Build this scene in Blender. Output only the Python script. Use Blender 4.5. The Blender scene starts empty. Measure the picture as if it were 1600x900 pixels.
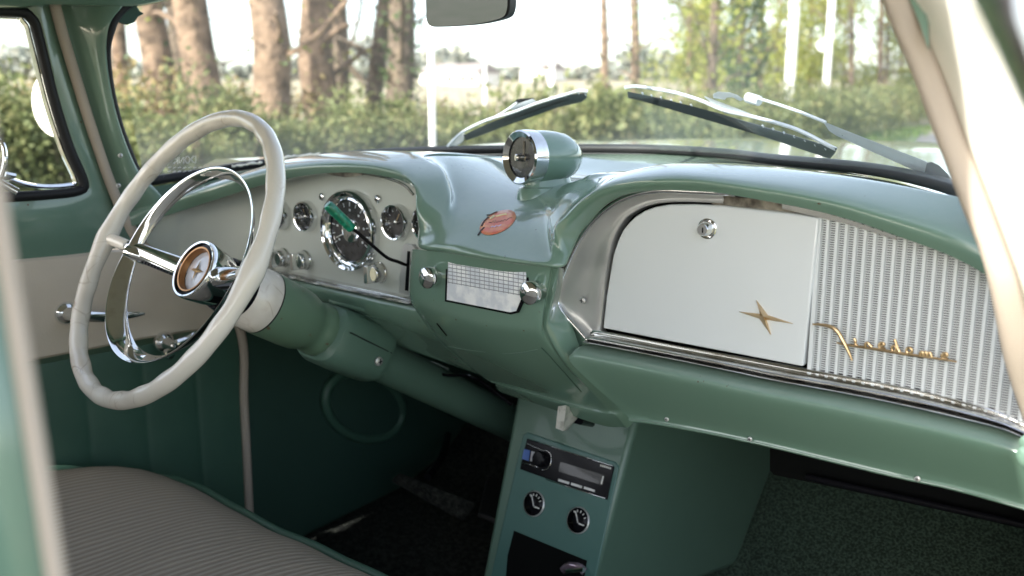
import bpy, bmesh, math, random
from mathutils import Vector, Matrix
from mathutils.bvhtree import BVHTree
import numpy as np
random.seed(7); rng = np.random.default_rng(7)
S = bpy.context.scene
# ------------------------------------------------------------------ camera, sky, sun, exposure
YAW, PITCH, FPX = math.radians(40.5), math.radians(11.5), 1400.0
CAM = Vector((0.82, -1.10, 1.25))
cd = bpy.data.cameras.new('camera'); cam = bpy.data.objects.new('camera', cd)
S.collection.objects.link(cam); S.camera = cam
cam.location = CAM
cam.rotation_euler = (math.radians(90) - PITCH, 0, YAW)
cd.sensor_width = 36; cd.lens = 36 * FPX / 1600
cd.clip_start = 0.02; cd.clip_end = 3000
cd.dof.use_dof = True; cd.dof.focus_distance = 1.14; cd.dof.aperture_fstop = 4.2
S.render.resolution_x = 1600; S.render.resolution_y = 900
SUN_DIR = Vector((-0.055, -1.0, 0.60)).normalized()      # towards the sun
W = bpy.data.worlds.new('World'); S.world = W; W.use_nodes = True
nt = W.node_tree; bg = nt.nodes['Background']
sky = nt.nodes.new('ShaderNodeTexSky'); sky.sky_type = 'NISHITA'; sky.sun_disc = False
sky.sun_elevation = math.asin(SUN_DIR.z)
sky.sun_rotation = math.atan2(SUN_DIR.x, SUN_DIR.y)
sky.air_density = 1.0; sky.dust_density = 1.6; sky.ozone_density = 1.0
hz = nt.nodes.new('ShaderNodeHueSaturation'); hz.inputs['Saturation'].default_value = .6; nt.links.new(sky.outputs[0], hz.inputs['Color']); nt.links.new(hz.outputs[0], bg.inputs[0]); bg.inputs[1].default_value = 0.15
ld = bpy.data.lights.new('sun', 'SUN'); ld.energy = 2.9; ld.angle = math.radians(0.6); ld.color = (1, .95, .86)
lo = bpy.data.objects.new('sun', ld); S.collection.objects.link(lo)
lo.rotation_euler = SUN_DIR.to_track_quat('Z', 'Y').to_euler(); lo.location = (0, -5, 8)
S.view_settings.view_transform = 'Standard'; S.view_settings.look = 'None'
S.view_settings.exposure = 1.75; S.view_settings.gamma = 1

# ------------------------------------------------------------------ survey: photo bearings -> car coordinates
_F = Vector((-math.sin(YAW), math.cos(YAW), 0)); _R = Vector((math.cos(YAW), math.sin(YAW), 0))
_A = _F * math.cos(PITCH) - Vector((0, 0, math.sin(PITCH)))
_U = _F * math.sin(PITCH) + Vector((0, 0, math.cos(PITCH)))
def ray(px, py): return _A + _R * ((px - 800) / FPX) - _U * ((py - 450) / FPX)
def P(px, py, Y=None, X=None, Z=None, w=None):
    d = ray(px, py)
    if Y is not None: w = (Y - CAM.y) / d.y
    elif X is not None: w = (X - CAM.x) / d.x
    elif Z is not None: w = (Z - CAM.z) / d.z
    return CAM + d * w
def G(px, dist, z=0.0):                                   # a spot on the ground, dist metres ahead
    p = CAM + (_F + _R * ((px - 800) / FPX / 1.0206)) * dist; p.z = z; return p

# ------------------------------------------------------------------ materials
def mat(name, col, rough=.5, metal=0, coat=0, noise=None, bump=None, spec=.5, sheen=0):
    m = bpy.data.materials.new(name); m.use_nodes = True; t = m.node_tree
    b = t.nodes['Principled BSDF']
    b.inputs['Base Color'].default_value = (*col, 1); b.inputs['Roughness'].default_value = rough
    b.inputs['Metallic'].default_value = metal; b.inputs['Coat Weight'].default_value = coat
    b.inputs['Coat Roughness'].default_value = .04; b.inputs['Specular IOR Level'].default_value = spec
    if sheen: b.inputs['Sheen Weight'].default_value = sheen
    tc = t.nodes.new('ShaderNodeTexCoord')
    if noise:                                             # (scale, second colour, low, high)
        n = t.nodes.new('ShaderNodeTexNoise'); n.inputs['Scale'].default_value = noise[0]; n.inputs['Detail'].default_value = 6
        r = t.nodes.new('ShaderNodeValToRGB'); r.color_ramp.elements[0].position = noise[2]; r.color_ramp.elements[1].position = noise[3]
        r.color_ramp.elements[0].color = (*col, 1); r.color_ramp.elements[1].color = (*noise[1], 1)
        t.links.new(tc.outputs['Object'], n.inputs['Vector']); t.links.new(n.outputs['Fac'], r.inputs[0])
        t.links.new(r.outputs[0], b.inputs['Base Color'])
    if bump:                                              # (scale, strength, distance)
        n = t.nodes.new('ShaderNodeTexNoise'); n.inputs['Scale'].default_value = bump[0]; n.inputs['Detail'].default_value = 3
        k = t.nodes.new('ShaderNodeBump'); k.inputs['Strength'].default_value = bump[1]; k.inputs['Distance'].default_value = bump[2]
        t.links.new(tc.outputs['Object'], n.inputs['Vector']); t.links.new(n.outputs['Fac'], k.inputs['Height'])
        t.links.new(k.outputs[0], b.inputs['Normal'])
    if coat > .4:                                         # hand polish: dull patches and swirl in the clear coat
        n = t.nodes.new('ShaderNodeTexNoise'); n.inputs['Scale'].default_value = 16; n.inputs['Detail'].default_value = 9; n.inputs['Roughness'].default_value = .7
        r = t.nodes.new('ShaderNodeMapRange'); r.inputs[1].default_value = .42; r.inputs[2].default_value = .72; r.inputs[3].default_value = .015; r.inputs[4].default_value = .14
        t.links.new(tc.outputs['Object'], n.inputs['Vector']); t.links.new(n.outputs['Fac'], r.inputs[0]); t.links.new(r.outputs[0], b.inputs['Coat Roughness'])
    return m
GREEN = (.138, .232, .178)
M = {}
M['green'] = mat('green_paint', GREEN, .24, 0, 1, noise=(9, (.148, .242, .188), .35, .7), bump=(260, .06, .0004))
def dusty(m, amount, dust=(.42, .43, .38), chip=(.10, .07, .045)):      # settled dust on upward faces, a few small chips
    t = m.node_tree; b = t.nodes['Principled BSDF']; lk = b.inputs['Base Color'].links[0]; src = lk.from_socket
    ge = t.nodes.new('ShaderNodeNewGeometry'); sx = t.nodes.new('ShaderNodeSeparateXYZ'); t.links.new(ge.outputs['Normal'], sx.inputs[0])
    mr = t.nodes.new('ShaderNodeMapRange'); mr.inputs[1].default_value = .45; mr.inputs[2].default_value = 1; mr.inputs[4].default_value = amount; t.links.new(sx.outputs[2], mr.inputs[0])
    tc = t.nodes.new('ShaderNodeTexCoord'); n = t.nodes.new('ShaderNodeTexNoise'); n.inputs['Scale'].default_value = 30; n.inputs['Detail'].default_value = 10; n.inputs['Roughness'].default_value = .8; t.links.new(tc.outputs['Object'], n.inputs[0])
    mu = t.nodes.new('ShaderNodeMath'); mu.operation = 'MULTIPLY'; t.links.new(mr.outputs[0], mu.inputs[0]); t.links.new(n.outputs['Fac'], mu.inputs[1])
    mx = t.nodes.new('ShaderNodeMixRGB'); mx.inputs[2].default_value = (*dust, 1); t.links.new(mu.outputs[0], mx.inputs[0]); t.links.new(src, mx.inputs[1])
    n2 = t.nodes.new('ShaderNodeTexNoise'); n2.inputs['Scale'].default_value = 75; n2.inputs['Detail'].default_value = 4; t.links.new(tc.outputs['Object'], n2.inputs[0])
    r2 = t.nodes.new('ShaderNodeMapRange'); r2.inputs[1].default_value = .735; r2.inputs[2].default_value = .75; t.links.new(n2.outputs['Fac'], r2.inputs[0])
    m2 = t.nodes.new('ShaderNodeMixRGB'); m2.inputs[2].default_value = (*chip, 1); t.links.new(r2.outputs[0], m2.inputs[0]); t.links.new(mx.outputs[0], m2.inputs[1]); t.links.new(m2.outputs[0], b.inputs['Base Color'])
dusty(M['green'], .35)
M['green_worn'] = mat('green_paint_worn', (.125, .21, .14), .42, 0, .25, noise=(55, (.13, .075, .04), .66, .72), bump=(160, .1, .0005))
M['green_matt'] = mat('green_satin_paint', (.098, .175, .135), .42, 0, .15, noise=(14, (.104, .185, .142), .3, .7), bump=(420, .15, .0004))
M['green_inset'] = mat('green_satin_inset', (.06, .155, .135), .4, 0, .1, noise=(14, (.065, .16, .14), .3, .7), bump=(420, .12, .0004))
M['green_vinyl'] = mat('green_vinyl', (.042, .105, .075), .45, 0, 0, noise=(12, (.052, .12, .086), .3, .7), bump=(350, .3, .0006))
M['dark_vinyl'] = mat('dark_green_vinyl', (.030, .070, .054), .55, 0, 0, spec=.3, bump=(300, .3, .0008))
M['cream'] = mat('cream_paint', (.55, .58, .54), .38, 0, .5, noise=(7, (.51, .54, .50), .3, .75), bump=(200, .05, .0004))
M['white'] = mat('white_enamel', (.67, .70, .71), .3, 0, .8, noise=(5, (.64, .67, .68), .35, .7), bump=(7, .10, .004))
M['cream_vinyl'] = mat('cream_vinyl', (.70, .62, .52), .5, 0, 0, noise=(6, (.62, .53, .43), .4, .75), bump=(280, .35, .0006))
M['jamb'] = mat('cream_jamb_paint', (.82, .80, .72), .35, 0, .4, noise=(4, (.76, .73, .64), .4, .8))
M['chrome'] = mat('chrome', (.80, .81, .82), .07, 1, 0, noise=(60, (.68, .68, .68), .5, .75), bump=(70, .03, .0006))
M['chrome_worn'] = mat('pitted_chrome', (.74, .74, .73), .16, 1, 0, noise=(30, (.5, .48, .44), .5, .72), bump=(120, .10, .0005))
M['steel'] = mat('brushed_steel', (.60, .60, .585), .34, .55, 0, noise=(9, (.5, .5, .5), .35, .7), bump=(300, .05, .0003))
M['alu'] = mat('wiper_metal', (.68, .73, .78), .36, .15, .2, noise=(40, (.58, .62, .66), .4, .75))
M['rubber'] = mat('black_rubber', (.014, .014, .016), .45, spec=.25, bump=(200, .2, .0006))
M['wiper_rubber'] = mat('wiper_rubber', (.02, .035, .04), .5)
M['black'] = mat('black_plastic', (.007, .007, .009), .14, 0, 0, spec=.10)
M['grille_back'] = mat('grille_shadow', (.075, .07, .085), .9, spec=.1)
M['dial_face'] = mat('gauge_dial', (.045, .045, .05), .22, .3, .7, noise=(60, (.10, .095, .10), .45, .7))
M['mirror'] = mat('mirror_silver', (.20, .22, .25), .03, 1)
M['pewter'] = mat('ribbed_pewter', (.74, .74, .68), .34, .35, 0, noise=(120, (.5, .5, .45), .5, .7), bump=(300, .4, .0008))
M['void'] = mat('void_black', (.006, .0065, .0065), .95, spec=.05)  # near-black that paints the darkness of gaps and voids
M['brown'] = mat('bare_brown_metal', (.33, .30, .24), .6, .2, noise=(40, (.05, .04, .03), .4, .6))
M['gold'] = mat('aged_brass', (.60, .44, .26), .34, 1, 0, noise=(90, (.34, .23, .12), .5, .75), bump=(200, .2, .0005))
M['bronze'] = mat('bronze_ring', (.42, .22, .10), .3, 1)
M['medal'] = mat('medallion_enamel', (.55, .56, .62), .2, 0, .8)
M['handle_green'] = mat('emerald_plastic', (.0, .16, .085), .3, 0, .5, noise=(170, (.01, .30, .18), .5, .62))
M['needle'] = mat('white_marking', (.75, .75, .72), .5)
M['blue_lens'] = mat('blue_panel', (.03, .12, .45), .3, 0, .5)
M['lcd'] = mat('display_glass', (.03, .029, .026), .25, 0, .3)
M['red'] = mat('sticker_print', (.62, .16, .10), .4, 0, .3, noise=(90, (.66, .34, .16), .4, .7))
M['ink'] = mat('sticker_ink', (.05, .035, .03), .5)
M['cream_ink'] = mat('sticker_cream', (.70, .62, .36), .5)
M['lilac_ink'] = mat('sticker_lilac', (.55, .48, .70), .5)
M['cloth'] = mat('headliner_cloth', (.42, .39, .33), .9, bump=(200, .3, .001))
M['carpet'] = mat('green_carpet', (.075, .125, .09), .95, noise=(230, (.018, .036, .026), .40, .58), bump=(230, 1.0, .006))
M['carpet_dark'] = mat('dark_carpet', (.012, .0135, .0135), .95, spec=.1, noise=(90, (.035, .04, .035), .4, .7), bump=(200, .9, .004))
M['purple'] = mat('vent_glass_reflection', (.22, .16, .20), .08, .5, 1, noise=(18, (.5, .44, .52), .45, .65))  # brown-purple reflection in the vent glass put into the base colour
M['galv'] = mat('white_post_paint', (.85, .85, .83), .6)
M['bark'] = mat('pale_bark', (.25, .175, .12), .95, noise=(5, (.10, .07, .048), .42, .66), bump=(9, 1, .06))
M['bark_dark'] = mat('dark_bark', (.13, .10, .075), .95, noise=(5, (.22, .17, .12), .45, .7), bump=(9, 1, .05))
M['asphalt'] = mat('asphalt', (.16, .155, .155), .9, noise=(3, (.24, .23, .22), .45, .6), bump=(60, .4, .01))
M['ground'] = mat('verge_ground', (.13, .15, .06), .95, noise=(.7, (.27, .23, .15), .42, .6), bump=(20, .8, .05))
M['field'] = mat('dry_field', (.40, .33, .24), .95, noise=(.35, (.30, .30, .16), .45, .65))
M['farblue'] = mat('far_wood_foliage', (.22, .25, .22), .95, noise=(.4, (.34, .33, .28), .4, .65))
M['house_white'] = mat('white_render', (.7, .68, .66), .8)
M['roof_tile'] = mat('grey_roof_tile', (.26, .22, .21), .8)

def leafmat(name, c1, c2, c3, sc=3.0):
    m = mat(name, c1, .55, spec=.3); t = m.node_tree; b = t.nodes['Principled BSDF']
    tc = t.nodes.new('ShaderNodeTexCoord'); n = t.nodes.new('ShaderNodeTexNoise'); n.inputs['Scale'].default_value = sc; n.inputs['Detail'].default_value = 8
    n.inputs['Roughness'].default_value = .75
    r = t.nodes.new('ShaderNodeValToRGB'); e = r.color_ramp.elements
    e[0].position = .36; e[0].color = (*c1, 1); e[1].position = .66; e[1].color = (*c3, 1)
    k = e.new(.5); k.color = (*c2, 1)
    t.links.new(tc.outputs['Object'], n.inputs['Vector']); t.links.new(n.outputs['Fac'], r.inputs[0]); t.links.new(r.outputs[0], b.inputs['Base Color'])
    tr = t.nodes.new('ShaderNodeBsdfTranslucent'); mx = t.nodes.new('ShaderNodeMixShader'); mx.inputs[0].default_value = .3
    t.links.new(r.outputs[0], tr.inputs[0]); t.links.new(b.outputs[0], mx.inputs[1]); t.links.new(tr.outputs[0], mx.inputs[2])
    t.links.new(mx.outputs[0], t.nodes['Material Output'].inputs[0]); return m
M['leaf_hedge'] = leafmat('hedge_leaves', (.085, .10, .045), (.18, .215, .085), (.42, .37, .18), 3.5)
M['leaf_spring'] = leafmat('spring_leaves', (.17, .22, .045), (.29, .32, .07), (.40, .35, .11), .8)
M['leaf_ivy'] = leafmat('ivy_leaves', (.04, .08, .03), (.08, .13, .05), (.12, .17, .06), 2)
M['leaf_dry'] = leafmat('dry_undergrowth', (.22, .17, .08), (.33, .26, .13), (.24, .26, .08), 2)
M['grass'] = leafmat('verge_grass', (.07, .13, .03), (.11, .19, .04), (.2, .2, .07), 2)

def fabric(name, c1, c2, period, axis=0, bumpd=.0012):
    m = mat(name, c1, .9, spec=.2); t = m.node_tree; b = t.nodes['Principled BSDF']
    tc = t.nodes.new('ShaderNodeTexCoord'); w = t.nodes.new('ShaderNodeTexWave')
    w.bands_direction = 'XYZ'[axis]; w.inputs['Scale'].default_value = 2 * math.pi / 20 / period; w.inputs['Distortion'].default_value = .25
    w.inputs['Detail'].default_value = 1
    r = t.nodes.new('ShaderNodeValToRGB'); r.color_ramp.elements[0].color = (*c1, 1); r.color_ramp.elements[1].color = (*c2, 1)
    r.color_ramp.elements[0].position = .3; r.color_ramp.elements[1].position = .8
    t.links.new(tc.outputs['Object'], w.inputs[0]); t.links.new(w.outputs['Fac'], r.inputs[0]); t.links.new(r.outputs[0], b.inputs['Base Color'])
    k = t.nodes.new('ShaderNodeBump'); k.inputs['Distance'].default_value = bumpd; k.inputs['Strength'].default_value = .7
    n = t.nodes.new('ShaderNodeTexNoise'); n.inputs['Scale'].default_value = 500; ad = t.nodes.new('ShaderNodeMath'); ad.operation = 'MULTIPLY_ADD'
    ad.inputs[1].default_value = .5; t.links.new(tc.outputs['Object'], n.inputs[0]); t.links.new(n.outputs['Fac'], ad.inputs[0]); t.links.new(w.outputs['Fac'], ad.inputs[2])
    t.links.new(ad.outputs[0], k.inputs['Height']); t.links.new(k.outputs[0], b.inputs['Normal']); return m
M['seat'] = fabric('ribbed_grey_fabric', (.29, .25, .205), (.385, .34, .285), .013, 0)
M['windlace'] = fabric('beige_windlace_cloth', (.45, .385, .325), (.52, .45, .38), .0024, 2, .0004)

def cracked(name, col, dirt):                              # aged ivory wheel: hair cracks and grime
    m = mat(name, col, .25, 0, .6); t = m.node_tree; b = t.nodes['Principled BSDF']
    tc = t.nodes.new('ShaderNodeTexCoord')
    v = t.nodes.new('ShaderNodeTexVoronoi'); v.feature = 'DISTANCE_TO_EDGE'; v.inputs['Scale'].default_value = 26
    n0 = t.nodes.new('ShaderNodeTexNoise'); n0.inputs['Scale'].default_value = 9
    mp = t.nodes.new('ShaderNodeMapping'); 
    ax = t.nodes.new('ShaderNodeMixRGB'); ax.inputs[0].default_value = .12
    t.links.new(tc.outputs['Object'], ax.inputs[1]); t.links.new(n0.outputs['Color'], ax.inputs[2]); t.links.new(ax.outputs[0], v.inputs['Vector'])
    t.links.new(tc.outputs['Object'], n0.inputs[0])
    r = t.nodes.new('ShaderNodeValToRGB'); r.color_ramp.elements[0].position = .0; r.color_ramp.elements[1].position = .035
    r.color_ramp.elements[0].color = (1, 1, 1, 1); r.color_ramp.elements[1].color = (0, 0, 0, 1)
    n = t.nodes.new('ShaderNodeTexNoise'); n.inputs['Scale'].default_value = 14; n.inputs['Detail'].default_value = 8
    r2 = t.nodes.new('ShaderNodeValToRGB'); r2.color_ramp.elements[0].position = .5; r2.color_ramp.elements[1].position = .68
    t.links.new(v.outputs['Distance'], r.inputs[0]); t.links.new(tc.outputs['Object'], n.inputs[0]); t.links.new(n.outputs['Fac'], r2.inputs[0])
    mu = t.nodes.new('ShaderNodeMath'); mu.operation = 'MULTIPLY'; t.links.new(r.outputs[0], mu.inputs[0]); t.links.new(r2.outputs[0], mu.inputs[1])
    m3 = t.nodes.new('ShaderNodeMath'); m3.operation = 'MULTIPLY_ADD'; m3.inputs[1].default_value = .22; t.links.new(r2.outputs[0], m3.inputs[0])
    m4 = t.nodes.new('ShaderNodeMath'); m4.operation = 'MULTIPLY'; m4.inputs[1].default_value = .6; t.links.new(mu.outputs[0], m4.inputs[0]); t.links.new(m4.outputs[0], m3.inputs[2])
    mx = t.nodes.new('ShaderNodeMixRGB'); mx.inputs[1].default_value = (*col, 1); mx.inputs[2].default_value = (*dirt, 1)
    t.links.new(m3.outputs[0], mx.inputs[0]); t.links.new(mx.outputs[0], b.inputs['Base Color']); return m
M['ivory'] = cracked('ivory_plastic', (.80, .75, .67), (.34, .25, .17))

def dialmat():                                             # silvered radio dial with a fine ruled grid
    m = mat('radio_dial_glass', (.6, .62, .66), .22, .9, .6); t = m.node_tree; b = t.nodes['Principled BSDF']; b.inputs['Metallic'].default_value = .12; b.inputs['Roughness'].default_value = .3
    tc = t.nodes.new('ShaderNodeTexCoord'); sx = t.nodes.new('ShaderNodeSeparateXYZ'); t.links.new(tc.outputs['Object'], sx.inputs[0])
    def line(out, per, wd):
        a = t.nodes.new('ShaderNodeMath'); a.operation = 'DIVIDE'; a.inputs[1].default_value = per; t.links.new(out, a.inputs[0])
        f = t.nodes.new('ShaderNodeMath'); f.operation = 'FRACT'; t.links.new(a.outputs[0], f.inputs[0])
        g = t.nodes.new('ShaderNodeMath'); g.operation = 'LESS_THAN'; g.inputs[1].default_value = wd; t.links.new(f.outputs[0], g.inputs[0]); return g.outputs[0]
    h = line(sx.outputs[2], .0052, .22); v = line(sx.outputs[0], .0085, .12)
    up = t.nodes.new('ShaderNodeMath'); up.operation = 'GREATER_THAN'; up.inputs[1].default_value = 1.008; t.links.new(sx.outputs[2], up.inputs[0])
    mxx = t.nodes.new('ShaderNodeMath'); mxx.operation = 'MAXIMUM'; t.links.new(h, mxx.inputs[0]); t.links.new(v, mxx.inputs[1])
    mu = t.nodes.new('ShaderNodeMath'); mu.operation = 'MULTIPLY'; t.links.new(mxx.outputs[0], mu.inputs[0]); t.links.new(up.outputs[0], mu.inputs[1])
    nb = t.nodes.new('ShaderNodeTexNoise'); nb.inputs['Scale'].default_value = 45; nb.inputs['Detail'].default_value = 5; t.links.new(tc.outputs['Object'], nb.inputs[0])
    rb = t.nodes.new('ShaderNodeValToRGB'); rb.color_ramp.elements[0].position = .42; rb.color_ramp.elements[1].position = .56; rb.color_ramp.elements[0].color = (.74, .77, .83, 1); rb.color_ramp.elements[1].color = (.95, .96, .98, 1); t.links.new(nb.outputs['Fac'], rb.inputs[0])  # pale blotches paint the splotchy sky reflection into the colour
    mx = t.nodes.new('ShaderNodeMixRGB'); t.links.new(rb.outputs[0], mx.inputs[1]); mx.inputs[2].default_value = (.30, .32, .36, 1)
    t.links.new(mu.outputs[0], mx.inputs[0]); t.links.new(mx.outputs[0], b.inputs['Base Color'])
    n = t.nodes.new('ShaderNodeTexNoise'); n.inputs['Scale'].default_value = 300; k = t.nodes.new('ShaderNodeBump'); k.inputs['Strength'].default_value = .6; k.inputs['Distance'].default_value = .0012
    t.links.new(tc.outputs['Object'], n.inputs[0]); t.links.new(n.outputs[0], k.inputs['Height']); t.links.new(k.outputs[0], b.inputs['Normal']); return m
M['dial'] = dialmat()

def glassmat(name, dust, tint=(.97, .99, .98), refl=.06):
    m = bpy.data.materials.new(name); m.use_nodes = True; t = m.node_tree; t.nodes.remove(t.nodes['Principled BSDF'])
    tr = t.nodes.new('ShaderNodeBsdfTransparent'); tr.inputs[0].default_value = (*tint, 1)
    gl = t.nodes.new('ShaderNodeBsdfGlossy'); gl.inputs['Roughness'].default_value = .02
    fr = t.nodes.new('ShaderNodeLayerWeight'); fr.inputs['Blend'].default_value = .12
    mf = t.nodes.new('ShaderNodeMath'); mf.operation = 'MULTIPLY'; mf.inputs[1].default_value = refl * 3; t.links.new(fr.outputs['Fresnel'], mf.inputs[0])
    mx = t.nodes.new('ShaderNodeMixShader'); t.links.new(mf.outputs[0], mx.inputs[0]); t.links.new(tr.outputs[0], mx.inputs[1]); t.links.new(gl.outputs[0], mx.inputs[2])
    df = t.nodes.new('ShaderNodeBsdfDiffuse'); df.inputs[0].default_value = (.75, .75, .72, 1)
    tl = t.nodes.new('ShaderNodeBsdfTranslucent'); tl.inputs[0].default_value = (.75, .75, .72, 1)
    ma = t.nodes.new('ShaderNodeMixShader'); ma.inputs[0].default_value = .5; t.links.new(df.outputs[0], ma.inputs[1]); t.links.new(tl.outputs[0], ma.inputs[2])
    tc = t.nodes.new('ShaderNodeTexCoord'); n = t.nodes.new('ShaderNodeTexNoise'); n.inputs['Scale'].default_value = 6; n.inputs['Detail'].default_value = 5
    t.links.new(tc.outputs['Object'], n.inputs[0])
    sx = t.nodes.new('ShaderNodeSeparateXYZ'); t.links.new(tc.outputs['Object'], sx.inputs[0])
    mr = t.nodes.new('ShaderNodeMapRange'); mr.inputs[1].default_value = 1.15; mr.inputs[2].default_value = 1.24; mr.inputs[3].default_value = 1; mr.inputs[4].default_value = .3
    t.links.new(sx.outputs[2], mr.inputs[0])
    mu = t.nodes.new('ShaderNodeMath'); mu.operation = 'MULTIPLY'; t.links.new(n.outputs['Fac'], mu.inputs[0]); t.links.new(mr.outputs[0], mu.inputs[1])
    mu2 = t.nodes.new('ShaderNodeMath'); mu2.operation = 'MULTIPLY'; mu2.inputs[1].default_value = dust; t.links.new(mu.outputs[0], mu2.inputs[0])
    m2 = t.nodes.new('ShaderNodeMixShader'); t.links.new(mu2.outputs[0], m2.inputs[0]); t.links.new(mx.outputs[0], m2.inputs[1]); t.links.new(ma.outputs[0], m2.inputs[2])
    t.links.new(m2.outputs[0], t.nodes['Material Output'].inputs[0]); return m
M['glass'] = glassmat('windscreen_glass', .42)
M['glass_side'] = glassmat('side_glass', .04)
M['lens'] = glassmat('gauge_lens', .05, (1, 1, 1), .12)

# ------------------------------------------------------------------ mesh builder
def cr(pts, n):                                            # Catmull-Rom through points
    out = []; L = len(pts)
    for i in range(L - 1):
        p0 = pts[max(i - 1, 0)]; p1 = pts[i]; p2 = pts[i + 1]; p3 = pts[min(i + 2, L - 1)]
        if i == 0: p0 = p1 * 2 - p2
        if i == L - 2: p3 = p2 * 2 - p1
        for k in range(n):
            t = k / n
            out.append(((p1 * 2) + (p2 - p0) * t + (p0 * 2 - p1 * 5 + p2 * 4 - p3) * t * t + (p1 * 3 - p0 - p2 * 3 + p3) * t ** 3) * .5)
    out.append(pts[-1].copy()); return out
def frame(d):
    d = d.normalized(); a = Vector((0, 0, 1)) if abs(d.z) < .9 else Vector((1, 0, 0))
    x = d.cross(a).normalized(); return x, x.cross(d).normalized(), d
class MB:
    def __init__(s): s.v = []; s.f = []; s.m = []; s.mats = []; s.cm = 0; s.sm = []; s.smooth = True
    def use(s, name, smooth=True):
        if M[name] not in s.mats: s.mats.append(M[name])
        s.cm = s.mats.index(M[name]); s.smooth = smooth; return s
    def add(s, vs, fs):
        o = len(s.v); s.v += [tuple(v) for v in vs]
        for f in fs: s.f.append([i + o for i in f]); s.m.append(s.cm); s.sm.append(s.smooth)
        return s
    def grid(s, rows, flip=False, closed=False):
        n = len(rows[0]); fs = []
        for i in range(len(rows) - 1):
            for j in range(n if closed else n - 1):
                a, b = i * n + j, i * n + (j + 1) % n; f = [a, b, b + n, a + n]
                fs.append(f[::-1] if flip else f)
        return s.add([p for r in rows for p in r], fs)
    def sweep(s, pts, r, n=10, caps=True, sx=1.0, up=None, closed=False):
        L = len(pts); rows = []; rr = r if isinstance(r, (list, tuple)) else [r] * L; px = None
        for i, p in enumerate(pts):
            if closed: d = pts[(i + 1) % L] - pts[i - 1]
            else: d = pts[min(i + 1, L - 1)] - pts[max(i - 1, 0)]
            d.normalize()
            if up is not None: x = d.cross(up).normalized()
            elif px is None: x = frame(d)[0]
            else: x = (px - d * px.dot(d)).normalized()
            px = x; y = x.cross(d).normalized()
            rows.append([p + (x * math.cos(2 * math.pi * k / n) * sx + y * math.sin(2 * math.pi * k / n)) * rr[i] for k in range(n)])
        if closed: rows.append(rows[0])
        s.grid(rows, closed=True)
        if caps and not closed:
            s.add(rows[0], [list(range(n))]); s.add(rows[-1], [list(range(n))[::-1]])
        return s
    def lathe(s, o, d, prof, n=40, squash=None):           # prof: (height along d, radius)
        x, y, d = frame(d); rows = []
        for h, r in prof:
            rows.append([o + d * h + (x * math.cos(2 * math.pi * k / n) + y * math.sin(2 * math.pi * k / n)) * r for k in range(n)])
        s.grid(rows, closed=True)
        return s
    def box(s, c, sx, sy, sz, ax=None):
        ax = ax or (Vector((1, 0, 0)), Vector((0, 1, 0)), Vector((0, 0, 1)))
        v = [c + ax[0] * (i * sx / 2) + ax[1] * (j * sy / 2) + ax[2] * (k * sz / 2) for i in (-1, 1) for j in (-1, 1) for k in (-1, 1)]
        return s.add(v, [[0, 1, 3, 2], [4, 6, 7, 5], [0, 4, 5, 1], [2, 3, 7, 6], [0, 2, 6, 4], [1, 5, 7, 3]])
    def prism(s, poly, off):                               # polygon + thickness vector
        n = len(poly); v = list(poly) + [p + off for p in poly]
        fs = [list(range(n)), [i + n for i in range(n)][::-1]] + [[i, i + n, (i + 1) % n + n, (i + 1) % n] for i in range(n)]
        return s.add(v, fs)
    def build(s, name, parent=None, bevel=0, label=None, solid=0, auto=True):
        me = bpy.data.meshes.new(name); me.from_pydata(s.v, [], s.f)
        for m in s.mats: me.materials.append(m)
        me.polygons.foreach_set('material_index', s.m); me.polygons.foreach_set('use_smooth', s.sm)
        bm = bmesh.new(); bm.from_mesh(me)
        bmesh.ops.remove_doubles(bm, verts=bm.verts, dist=1e-6)
        bmesh.ops.recalc_face_normals(bm, faces=bm.faces); bm.to_mesh(me); bm.free()
        if auto:
            me.set_sharp_from_angle(angle=math.radians(38))
        o = bpy.data.objects.new(name, me); S.collection.objects.link(o)
        if parent is not None:
            o.parent = parent                               # mesh parts are modelled in car coordinates
            if parent.type == 'EMPTY': o.matrix_parent_inverse = Matrix.Translation(-parent.location)
        if solid:
            md = o.modifiers.new('thickness', 'SOLIDIFY'); md.thickness = solid; md.offset = 0
        if bevel:
            md = o.modifiers.new('bevel', 'BEVEL'); md.width = bevel; md.segments = 3; md.limit_method = 'ANGLE'; md.angle_limit = math.radians(35)
        if label: o['label'] = label
        return o
def thing(name, loc, label, cat, group=None):
    o = bpy.data.objects.new(name, None); S.collection.objects.link(o); o.location = loc; o.empty_display_size = .2
    o['label'] = label; o['category'] = cat
    if group: o['group'] = group
    return o
def px(lst, **k): return [P(a[0], a[1], **k) if len(a) == 2 else P(a[0], a[1], Y=a[2]) for a in lst]
def panel(mb, top, bot, prof, n=5, flip=False):            # sheet between two lines; prof: (fraction, dY)
    top = cr(top, n); bot = cr(bot, n); rows = []
    pr = cr([Vector((a, b, 0)) for a, b in prof], 4)
    for q in pr:
        rows.append([t.lerp(b, q.x) + Vector((0, q.y, 0)) for t, b in zip(top, bot)])
    return mb.grid(rows, flip)

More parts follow.
